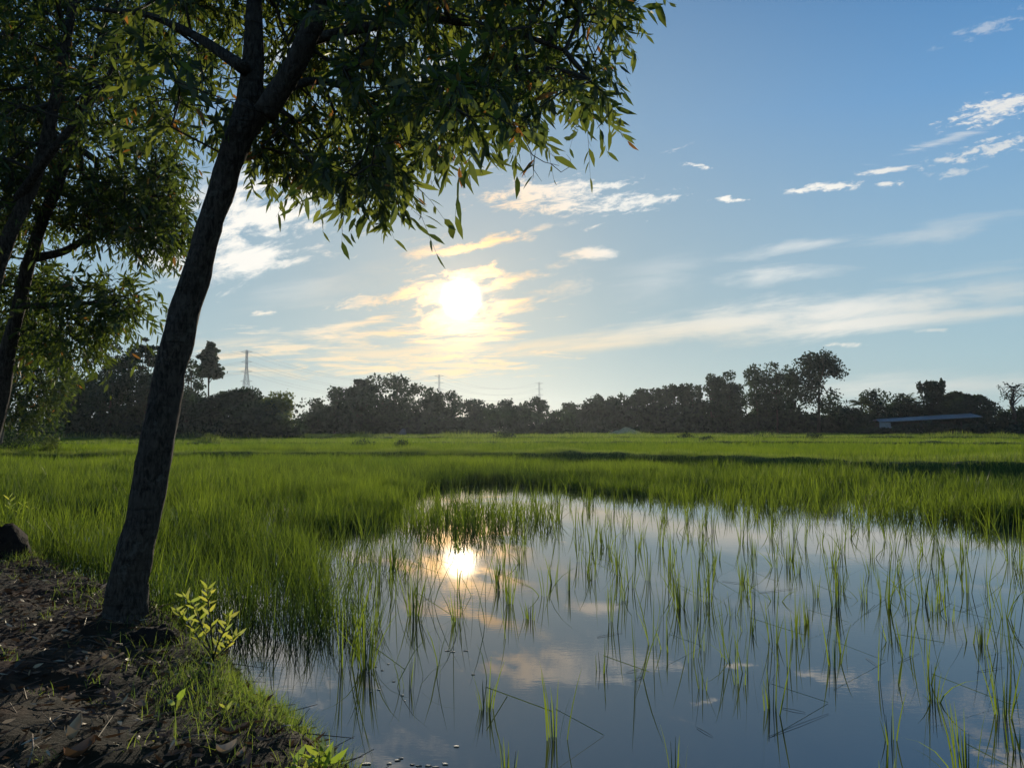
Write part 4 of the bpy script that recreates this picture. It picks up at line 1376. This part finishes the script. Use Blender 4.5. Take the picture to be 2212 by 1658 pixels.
# low shrub clump on the dyke at the left edge, under the drooping tree
def bush(name, label, px, py_top, wpx, d, n, brighter, rng, group=None):
    b = at(px, 925, d)
    gz = float(ground_z(np.array([b[0]]), np.array([b[1]]))[0])
    h = max(.3, at(px, py_top, d)[2] - gz)
    wd = wpx / FPX * d / 2
    v = rng.normal(0, 1, (n, 3)); v /= np.linalg.norm(v, axis=1)[:, None]
    p = np.array((b[0], b[1], gz)) + v * np.array((wd, min(wd, h * 1.5), h)) * rng.random((n, 1)) ** .4
    p[:, 2] = gz + np.abs(p[:, 2] - gz)
    mb = MB()
    add_leaves(mb, p, rng.normal(0, 1, (n, 3)) + (0, 0, .6), np.full(n, max(.12, d * .003)) * rng.uniform(.6, 1.3, n), np.full(n, 1.8), rng.uniform(0, 6.28, n), np.clip(rng.normal(.4, .2, n), 0, .84))
    o = mb.build(name, M_FARBRIGHT if brighter else M_FAR, loc=(b[0], b[1], gz))
    return tag(o, label, 'bush', group)


bush('bush', 'long low dark bush under the drooping tree at the left edge', 30, 932, 130, 42, 2200, False, frng)
bush('bush', 'yellowish low bush at the end of the dark bush, right below the drooping tree', 112, 940, 46, 41, 900, True, frng)
bush('bush', 'small grassy hump on the dyke just right of the leaning trunk', 455, 938, 60, 60, 900, True, frng)
HUMPS = [(785, 947, 60, 50, 'dark weedy hump on the dyke in the left middle of the field'), (868, 949, 40, 50, 'smaller weedy hump right beside the dark one on the left dyke'), (1090, 931, 54, 85, 'dark weedy hump in the far field below the hazy wood'),
         (1756, 934, 44, 84, 'dark weedy hump in the far field below the tallest right tree'), (1642, 930, 60, 105, 'low weedy hump in the far field left of the tallest tree'), (1525, 943, 40, 70, 'small weedy hump in the field right of the straw mound'),
         (1480, 936, 36, 92, 'tiny weedy hump close to the straw mound')]
for px, py, wp, d, lab in HUMPS:
    bush('bush', lab, px, py, wp, d, 500, False, frng, 'weedy humps in the paddies')

# pale straw mound and grey boulder-like heap at the foot of the woods
def mound(name, label, cat, px, topy, wpx, d, mat, seed, cone=False):
    b = at(px, 925, d)
    h = max(.4, at(px, topy, d)[2])
    wd = wpx / FPX * d / 2
    nu, nv = 28, 8
    V, Qm = [], []
    for i in range(nv + 1):
        f = i / nv
        for j in range(nu):
            a = j / nu * 2 * math.pi
            r = math.cos(f * math.pi / 2) ** .7 if not cone else (1 - f) * (1 + .18 * math.sin(3 * a + f))
            V.append((b[0] + wd * r * math.cos(a), b[1] + wd * .6 * r * math.sin(a), h * (f ** .8 if cone else math.sin(f * math.pi / 2))))
    V = np.array(V)
    V += (fbm(V[:, 0] * .7 + seed, V[:, 2] * 1.4 + V[:, 1] * .5, seed, 3) * .22 * h)[:, None] * np.array((.6, .6, 1))
    for i in range(nv):
        for j in range(nu):
            k = (j + 1) % nu
            Qm.append((i * nu + j, i * nu + k, (i + 1) * nu + k, (i + 1) * nu + j))
    return tag(mesh_obj(name, V, [Qm], mat, None, True, loc=(b[0], b[1], 0)), label, cat)


mound('straw_mound', 'pale flat straw mound at the field edge below the right row', 'straw heap', 1350, 922, 84, 150, M_STRAW, 3, True)
mound('grey_mound', 'small pale grey mound at the foot of the hazy wood', 'mound', 871, 927, 18, 130, M_GREY, 6)

# low shed
d = 166
sx0, sx1 = at(1886, 905, d), at(2092, 905, d)
root = thing('shed', ((sx0[0] + sx1[0]) / 2, d, .05), 'long low shed with pale sheet roof and pale end wall beyond the field', 'shed')
Ls = sx1[0] - sx0[0]
zt, ze, zf = at(2000, 894, d)[2], at(1900, 902, d)[2], .05
cx = (sx0[0] + sx1[0]) / 2
mb = MB()
eL, eR, rL, rR = (at(*k, d)[2] for k in ((1886, 911), (2092, 900), (1886, 905), (2092, 892)))
ze = eL
Vr = np.array([(sx0[0] - .3, d - 3.6, eL), (sx1[0] + .4, d - 4.4, eR), (sx1[0] + .4, d, rR), (sx0[0] + .6, d, rL), (sx0[0] - .3, d + 3.6, eL), (sx1[0] + .4, d + 4.4, eR)])
Vr2 = np.vstack([Vr, Vr - (0, 0, .12)])
mb.add(Vr2, [(0, 1, 2, 3), (3, 2, 5, 4), (6, 9, 8, 7), (9, 10, 11, 8), (0, 6, 7, 1), (4, 5, 11, 10), (1, 7, 8, 2), (2, 8, 11, 5), (0, 3, 9, 6), (3, 4, 10, 9)])
mb.build('roof', M_ROOF, root)
mb = MB(); mb.box((sx0[0] + 1.1, d - 3.0, (ze + zf) / 2 + .05), (2.3, .2, ze - zf - .35)); mb.build('end_wall', M_WALL, root)
mb = MB(); mb.box((sx0[0] + 6.3, d - 3.0, 1.35), (8.0, .18, 1.2)); mb.build('half_wall', M_WALL, root)
mb = MB(); mb.box((cx, d + 3.0, 1.6), (Ls - .6, .2, 3.0)); mb.build('back_wall', M_POST, root)
for k in range(6):
    mb = MB(); mb.box((sx0[0] + 3.5 + k * 3.4, d - 3.2, (ze + zf) / 2), (.18, .18, ze - zf)); mb.build('post', M_POST, root)
# little gabled roof behind
d2 = 180
hb = at(1995, 890, d2)
root = thing('hut', (hb[0], d2, .05), 'small gabled grey roofed hut peeping out behind the shed', 'hut')
zt2, ze2 = at(1995, 883, d2)[2], at(1995, 890, d2)[2]
wv_ = 20 / FPX * d2
mb = MB()
Vg = np.array([(hb[0] - wv_, d2 - 2, ze2), (hb[0] + wv_, d2 - 2, ze2), (hb[0], d2 - 2, zt2), (hb[0] - wv_, d2 + 2, ze2), (hb[0] + wv_, d2 + 2, ze2), (hb[0], d2 + 2, zt2)])
mb.add(Vg, [(0, 2, 5, 3), (1, 4, 5, 2), (0, 3, 4, 1)], [(0, 1, 2), (3, 5, 4)])
mb.build('roof', M_ROOF, root)
mb = MB(); mb.box((hb[0], d2, ze2 / 2), (wv_ * 1.7, 3.4, ze2 - .1)); mb.build('wall', M_POST, root)


# ------------------------------------------------------------------ lattice masts and cables
def mast(px, topy, wbpx, d, label):
    b = at(px, 925, d)
    H_ = at(px, topy, d)[2]
    bw = wbpx / FPX * d / 2
    root = thing('lattice_mast', (b[0], b[1], 0), label, 'pylon', 'lattice masts behind the woods')
    nlev = 13
    zs = [H_ * (1 - (1 - k / nlev) ** 1.15) for k in range(nlev + 1)]
    hw = [bw * (1 - .88 * min(1, (z / H_) / .78)) if z / H_ < .78 else bw * .12 for z in zs]
    P4 = lambda k: [np.array((b[0] + sx * hw[k], b[1] + sy * hw[k], zs[k])) for sx, sy in ((-1, -1), (1, -1), (1, 1), (-1, 1))]
    mb = MB()
    t = .075
    for k in range(nlev):
        a, c = P4(k), P4(k + 1)
        A, B = [], []
        for i in range(4):
            j = (i + 1) % 4
            A += [a[i], a[i], a[j], c[i]]; B += [c[i], c[j], c[i], c[j]]
        segs(mb, A, B, np.full(len(A), t), np.full(len(A), t), 4)
    mb.build('tower', M_STEEL, root)
    arms = []
    for f, wa in ((.50, .72), (.62, .66), (.74, .62), (.86, .58), (.985, .62)):
        ma = MB()
        z = H_ * f
        L = bw * wa * 1.25
        for s in (-1, 1):
            tip = np.array((b[0] + s * L, b[1], z))
            segs(ma, [np.array((b[0], b[1] - .3, z + .9)), np.array((b[0], b[1] - .3, z - .3)), np.array((b[0], b[1] + .3, z - .3))], [tip] * 3, np.full(3, t), np.full(3, t), 4)
            arms.append(tip)
        ma.build('cross_arm', M_STEEL, root)
    return arms[-6:]


a1 = mast(530, 757, 32, 395, 'largest lattice mast, standing in the sky right of the lone tiered tree')
a2 = mast(948, 810, 26, 560, 'lattice mast rising behind the hazy wood below the sun')
a3 = mast(1165, 826, 22, 660, 'smallest lattice mast rising behind the twin trees right of the sun')


def cable(p, q_, sag):
    t = np.linspace(0, 1, 25)
    c = p[None] + (q_ - p)[None] * t[:, None]
    c[:, 2] -= sag * 4 * t * (1 - t)
    mb = MB(); mb.tube(c, .045, 4)
    return tag(mb.build('power_cable', M_STEEL, loc=tuple(p)), 'thin power cable sagging between the lattice masts', 'cable', 'power cables between the masts')


for i in range(6):
    cable(a1[i], a2[i], 9)
    cable(a2[i], a3[i], 7)
    e = a1[i] + (a1[i] - a2[i]) * .55
    cable(a1[i], e, 6)

# ------------------------------------------------------------------ bank details
drng = np.random.default_rng(33)


def bank_points(n, x0=-6.5, x1=.6, y0=1.2, y1=9.5, lo=.03, hi=9):
    res = []
    while len(res) < n:
        m_ = 4000
        x = drng.uniform(x0, x1, m_); y = drng.uniform(y0, y1, m_)
        sd = bank_sd(x, y)
        k = (sd > lo) & (sd < hi)
        res += list(np.stack([x[k], y[k]], 1))
    r = np.array(res[:n])
    return np.column_stack([r, ground_z(r[:, 0], r[:, 1])])


# fallen leaves and stalks nobody could count
n = 11000
p = bank_points(n)
p[:, 2] += drng.uniform(.002, .03, n)
mb = MB()
dd_ = drng.normal(0, 1, (n, 3)); dd_[:, 2] *= .28
tone = np.clip(drng.beta(1.2, 4.5, n), 0, .84); tone[drng.random(n) < .06] = 1.0  # scattered pale dry leaves, their colour also standing in for highlights on the litter
add_leaves(mb, p, dd_, drng.uniform(.03, .09, n), drng.uniform(.7, 1.5, n), drng.uniform(0, 6.28, n), tone)
n2_ = 1500
p2 = bank_points(n2_); p2[:, 2] += .012
a_ = drng.uniform(0, 6.28, n2_); L_ = drng.uniform(.05, .28, n2_)
e2 = p2 + np.stack([np.cos(a_) * L_, np.sin(a_) * L_, drng.normal(.0, .02, n2_)], 1)
segs(mb, p2, e2, np.full(n2_, .003), np.full(n2_, .0016), 4)
tag(mb.build('leaf_litter', M_DEAD), 'brown fallen leaves and stalks covering the bare bank', 'leaf litter', kind='stuff')

# grass along the water's edge and thin tufts on the bank
mb = MB()
n = 42000
p = bank_points(n, lo=-.08, hi=.8)
pr = np.exp(-np.abs(bank_sd(p[:, 0], p[:, 1]) - .16) / .24) * np.clip(.5 + 1.5 * fbm(p[:, 0] * 1.3, p[:, 1] * 1.3, 71, 3), .05, 1)
pr *= np.where((p[:, 1] < 4.5) & (p[:, 0] > -1.9), 2.4, .6)
p = p[drng.random(n) < pr]
n = len(p)
add_blades(mb, p - (0, 0, .01), drng.uniform(.04, .15, n), drng.uniform(.0018, .004, n), drng.uniform(0, 6.28, n), np.abs(drng.normal(0, .45, n)), np.abs(drng.normal(0, .35, n)), drng.uniform(0, 6.28, n), drng.uniform(0, .8, n))
n = 150
c = bank_points(n, lo=.25)
pp = np.repeat(c, 14, 0) + np.column_stack([drng.normal(0, .03, (n * 14, 2)), np.zeros(n * 14)])
m_ = len(pp)
add_blades(mb, pp - (0, 0, .01), drng.uniform(.03, .10, m_), drng.uniform(.002, .0045, m_), drng.uniform(0, 6.28, m_), np.abs(drng.normal(0, .5, m_)), np.abs(drng.normal(0, .35, m_)), drng.uniform(0, 6.28, m_), drng.uniform(.2, .84, m_))
tag(mb.build('bank_grass', M_GRASS), 'thin grass fringing the bank along the water', 'grass', kind='stuff')


def plant(name, label, base, stems, leaf_len, mat, n_leaf, rng, width=1.6, tone=.6, cat='plant'):
    root = thing(name, tuple(base), label, cat)
    for pts in stems:
        ms = MB()
        pts = np.asarray(pts)
        ms.tube(pts, np.linspace(.006, .0022, len(pts)), 6)
        st = ms.build('stem', M_TWIG, root, True)
    ml = MB()
    for pts in stems:
        pts = np.asarray(pts, float)
        f = np.linspace(.25, 1, n_leaf)
        t = np.linspace(0, 1, len(pts))
        pos = np.stack([np.interp(f, t, pts[:, i]) for i in range(3)], 1)
        a = np.arange(n_leaf) * 2.4 + rng.uniform(0, 6)
        dirs = np.stack([np.cos(a), np.sin(a) * .8, rng.uniform(.35, 1.1, n_leaf)], 1)
        add_leaves(ml, pos, dirs, leaf_len * rng.uniform(.7, 1.2, n_leaf), np.full(n_leaf, width), rng.normal(0, .5, n_leaf) + 1.2, np.clip(rng.normal(tone, .18, n_leaf), 0, .84))
    ml.build('leaves', mat, root)
    return root


def on_bank(px, py):
    z = .2
    for _ in range(6):
        g0 = gnd(px, py, z)
        z = float(ground_z(np.array([g0[0]]), np.array([g0[1]]))[0])
    return np.array((g0[0], g0[1], z))


sb = on_bank(462, 1420)
dS = sb[1]
stems = [[sb, at(440, 1360, dS), at(420, 1310, dS + .05), at(395, 1285, dS + .08)], [sb, at(455, 1350, dS - .05), at(450, 1300, dS - .05), at(448, 1268, dS - .03)],
         [sb, at(470, 1390, dS - .1), at(490, 1350, dS - .15), at(495, 1328, dS - .15)], [sb, at(430, 1380, dS + .1), at(405, 1340, dS + .15), at(378, 1318, dS + .15)], [sb, at(476, 1410, dS), at(500, 1385, dS), at(512, 1372, dS)]]
plant('sapling', 'young leafy sapling with bright yellow green leaves beside the foot of the leaning tree', sb, stems, .072, M_SAP, 20, drng, 1.35, .55, 'sapling')
sb = on_bank(376, 1545)
plant('seedling', 'broad leaved green seedling on the bare bank', sb, [[sb, at(378, 1530, sb[1]), at(381, 1512, sb[1])]], .075, M_SAP, 4, drng, 2.2, .4, 'seedling')
sb = on_bank(484, 1545)
plant('seedling', 'tiny two leaved seedling right of the broad leaved one', sb, [[sb, at(486, 1537, sb[1]), at(487, 1528, sb[1])]], .055, M_SAP, 3, drng, 1.8, .5, 'seedling')
sb = on_bank(336, 1602)
plant('seedling', 'very small green sprout at the lower middle of the bank', sb, [[sb, at(336, 1597, sb[1]), at(337, 1590, sb[1])]], .03, M_SAP, 3, drng, 1.8, .5, 'seedling')
sb = on_bank(690, 1680)
plant('broadleaf_weed', 'bright broad leaved weed at the corner of bank and water', sb, [[sb, at(700, 1660, sb[1]), at(715, 1640, sb[1])], [sb, at(660, 1665, sb[1]), at(630, 1650, sb[1])], [sb, at(690, 1650, sb[1]), at(690, 1630, sb[1])]], .10, M_SAP, 7, drng, 1.5, .12, 'weed')
sb = on_bank(20, 1140)
plant('bank_shrub', 'small leafy shrub beside the dark earth lump at the left edge', sb, [[sb, at(25, 1110, sb[1]), at(20, 1075, sb[1])], [sb, at(35, 1110, sb[1]), at(52, 1085, sb[1])], [sb, at(40, 1120, sb[1]), at(66, 1100, sb[1])]], .13, M_SAP, 14, drng, 1.3, .35, 'shrub')


def lump(name, label, px, py, w_, h_, seed):
    g0 = on_bank(px, py)
    u = np.linspace(0, 2 * np.pi, 26, endpoint=False); v = np.linspace(0, np.pi / 2, 9)
    V = np.array([(g0[0] + w_ * math.cos(b_) * math.cos(a_), g0[1] + w_ * math.cos(b_) * math.sin(a_), g0[2] - .05 + (h_ + .05) * math.sin(b_)) for b_ in v for a_ in u])
    V += (fbm(V[:, 0] * 7 + seed, V[:, 1] * 7 + V[:, 2] * 5, seed, 4) * .55)[:, None] * (V - (g0 - (0, 0, .1)))
    Ql = [(i * 26 + j, i * 26 + (j + 1) % 26, (i + 1) * 26 + (j + 1) % 26, (i + 1) * 26 + j) for i in range(8) for j in range(26)]
    return tag(mesh_obj(name, V, [Ql], M_SOIL, None, True, loc=tuple(g0)), label, 'earth lump')


lump('earth_lump', 'dark rounded earth lump at the left edge of the bank', -6, 1195, .30, .26, 2)
lump('earth_lump', 'dark earth lump at the right foot of the leaning tree', 340, 1376, .15, .07, 5)


def curled_leaf(px, py, L, label, a, tone, up=.35, wd=.3):
    g0 = on_bank(px, py)
    nu, nv = 9, 5
    V = []
    for i in range(nu):
        f = i / (nu - 1)
        for j in range(nv):
            s = (j / (nv - 1) - .5) * 2
            wloc = wd * L * math.sin(math.pi * min(1, f * .96 + .03)) ** .7
            x = L * (f - .5); y = wloc * s
            z = up * L * (abs(s) ** 1.6) * .5 + up * L * (2 * f - 1) ** 2 * .5
            V.append((x, y, z))
    V = np.array(V)
    V[:, 2] += .02 * L * np.sin(V[:, 0] * 60)
    c, s_ = math.cos(a), math.sin(a)
    W = np.stack([V[:, 0] * c - V[:, 1] * s_, V[:, 0] * s_ + V[:, 1] * c, V[:, 2]], 1) + g0 + (0, 0, .012)
    Qc = [(i * nv + j, i * nv + j + 1, (i + 1) * nv + j + 1, (i + 1) * nv + j) for i in range(nu - 1) for j in range(nv - 1)]
    return tag(mesh_obj('fallen_leaf', W, [Qc], M_DEAD, None, True, np.full(len(W), tone), loc=tuple(g0)), label, 'leaf', 'large fallen leaves on the bank')


curled_leaf(489, 1632, .085, 'pale curled dry leaf on the bank near the bottom, close to the grass', .6, 1.0, .6, .42)
curled_leaf(520, 1640, .05, 'small pale curled scrap right beside the largest pale leaf', 1.2, .95, .7, .3)
curled_leaf(148, 1520, .07, 'pale yellowish dry leaf alone on the dark soil', 1.1, .9, .5, .4)
curled_leaf(158, 1600, .16, 'long pale curled strip standing among the litter at the lower left', 1.75, .97, .5, .16)
curled_leaf(172, 1632, .15, 'brownish folded strip below the long pale curled one', 1.3, .6, .4, .2)
curled_leaf(300, 1535, .07, 'triangular pinkish dry leaf left of the broad leaved seedling', 1.4, .9, .5, .45)
curled_leaf(505, 1590, .13, 'grey brown boat shaped dry leaf beside the edge grass', .5, .62, .35, .22)
curled_leaf(225, 1430, .09, 'dry pale leaf edge in the middle of the bank', -.7, .95, .5, .25)
curled_leaf(110, 1340, .07, 'orange yellow fallen leaf left of the leaning trunk', .1, 1.0, .3, .35)
curled_leaf(128, 1378, .035, 'small white scrap left below the leaning trunk', .3, 1.0, .5, .4)


def stick(pts, r_, label):
    g0 = [on_bank(*p_) + (0, 0, .012) for p_ in pts]
    mb = MB(); mb.tube(g0, np.linspace(r_, r_ * .5, len(g0)), 6, .05, 2)
    return tag(mb.build('stick', M_LITTERSTICK, None, True, loc=tuple(g0[0])), label, 'stick', 'dry sticks on the bank')


stick([(443, 1520), (460, 1535), (480, 1548)], .0045, 'short pale straight stick by the tiny two leaved seedling')
stick([(180, 1608), (205, 1600), (222, 1597)], .0035, 'curved dry stick right of the long pale strip')
stick([(395, 1600), (430, 1592), (465, 1596)], .0035, 'pale stick lying level in the lower middle of the bank')
stick([(60, 1660), (72, 1620), (70, 1590)], .004, 'thin brown stick lying lengthwise at the lower left')
stick([(105, 1570), (130, 1550), (165, 1542)], .004, 'dark bowed twig above the long pale strip')

# floating scraps of dry leaf at the bottom edge and further out
def scrap(px, py, L, label, group):
    g0 = gnd(px, py, .004)
    nq = 7
    a = np.sort(drng.uniform(0, 6.28, nq))
    L = L * .7
    V = np.column_stack([np.cos(a) * L * 1.5 * drng.uniform(.4, 1, nq), np.sin(a) * L * .55 * drng.uniform(.5, 1, nq), drng.uniform(0, .08 * L, nq)]) + g0
    V = np.vstack([V, g0 + (0, 0, .1 * L), V - (0, 0, .004)])
    T = [(i, (i + 1) % nq, nq) for i in range(nq)]
    Qs = [(i, nq + 1 + i, nq + 1 + (i + 1) % nq, (i + 1) % nq) for i in range(nq)]
    return tag(mesh_obj('floating_scrap', V, [np.array(Qs), np.array(T)], M_SCRAP, None, False, np.full(len(V), 1.0), loc=tuple(g0)), label, 'floating scrap', group)


for px, py, L in [(792, 1648, .03), (838, 1647, .022), (858, 1640, .02), (890, 1650, .018), (905, 1652, .016), (925, 1652, .018), (940, 1655, .02), (958, 1648, .026), (985, 1610, .02), (868, 1636, .018)]:
    scrap(px, py, L, 'pale dry scrap in the floating line along the bottom edge, beside the bank', 'scraps floating along the bottom edge')
for px, py in [(965, 1404), (978, 1406), (1022, 1455), (1005, 1404)]:
    scrap(px, py, .022, 'pale scrap floating in the middle of the pond below the reflected sun', 'scraps floating in mid pond')
for px, py in [(812, 1438), (826, 1446), (838, 1432), (818, 1488), (870, 1500), (876, 1512), (850, 1470), (800, 1492)]:
    scrap(px, py, .014, 'tiny pale scrap floating beside the thick rice bunch', 'scraps floating by the thick rice bunch')


def straw(px, py, px2, py2):
    p0, p1 = gnd(px, py, .004), gnd(px2, py2, .004)
    mb = MB(); mb.tube([p0, (p0 + p1) / 2 + (0, 0, .004), p1], [.0014, .0014, .0008], 4)
    return tag(mb.build('floating_straw', M_TWIG, None, False, loc=tuple(p0)), 'dark broken rice straw lying flat on the open water', 'straw', 'broken straws floating on the pond')


for s in [(1690, 1528, 1740, 1538), (1505, 1570, 1540, 1590), (1660, 1590, 1790, 1540), (1390, 1460, 1365, 1470), (1380, 1445, 1352, 1452), (1870, 1420, 1900, 1440), (1940, 1430, 1985, 1410), (1640, 1280, 1720, 1270),
          (2080, 1320, 2130, 1300), (1560, 1255, 1620, 1262), (1790, 1225, 1830, 1221), (1330, 1305, 1360, 1297), (1290, 1375, 1345, 1365), (930, 1290, 880, 1310), (1950, 1330, 2000, 1310), (2110, 1450, 2170, 1440)]:
    straw(*s)

# ------------------------------------------------------------------ humid evening air, added to stand in for lens glare round the sun
m, q = new_mat('glare_haze')
o = q.n.new('ShaderNodeOutputMaterial')
pv = q.n.new('ShaderNodeVolumePrincipled')
pv.inputs['Color'].default_value = (.78, .86, .94, 1)
pv.inputs['Density'].default_value = .00010
pv.inputs['Anisotropy'].default_value = .66
q.l.new(pv.outputs[0], o.inputs['Volume'])
mb = MB()
mb.box((0, 450, 22), (1900, 1420, 47))
hz_ = mb.build('haze', m)
tag(hz_, 'thin humid haze added for the glare veil under the low sun', 'haze', kind='stuff')
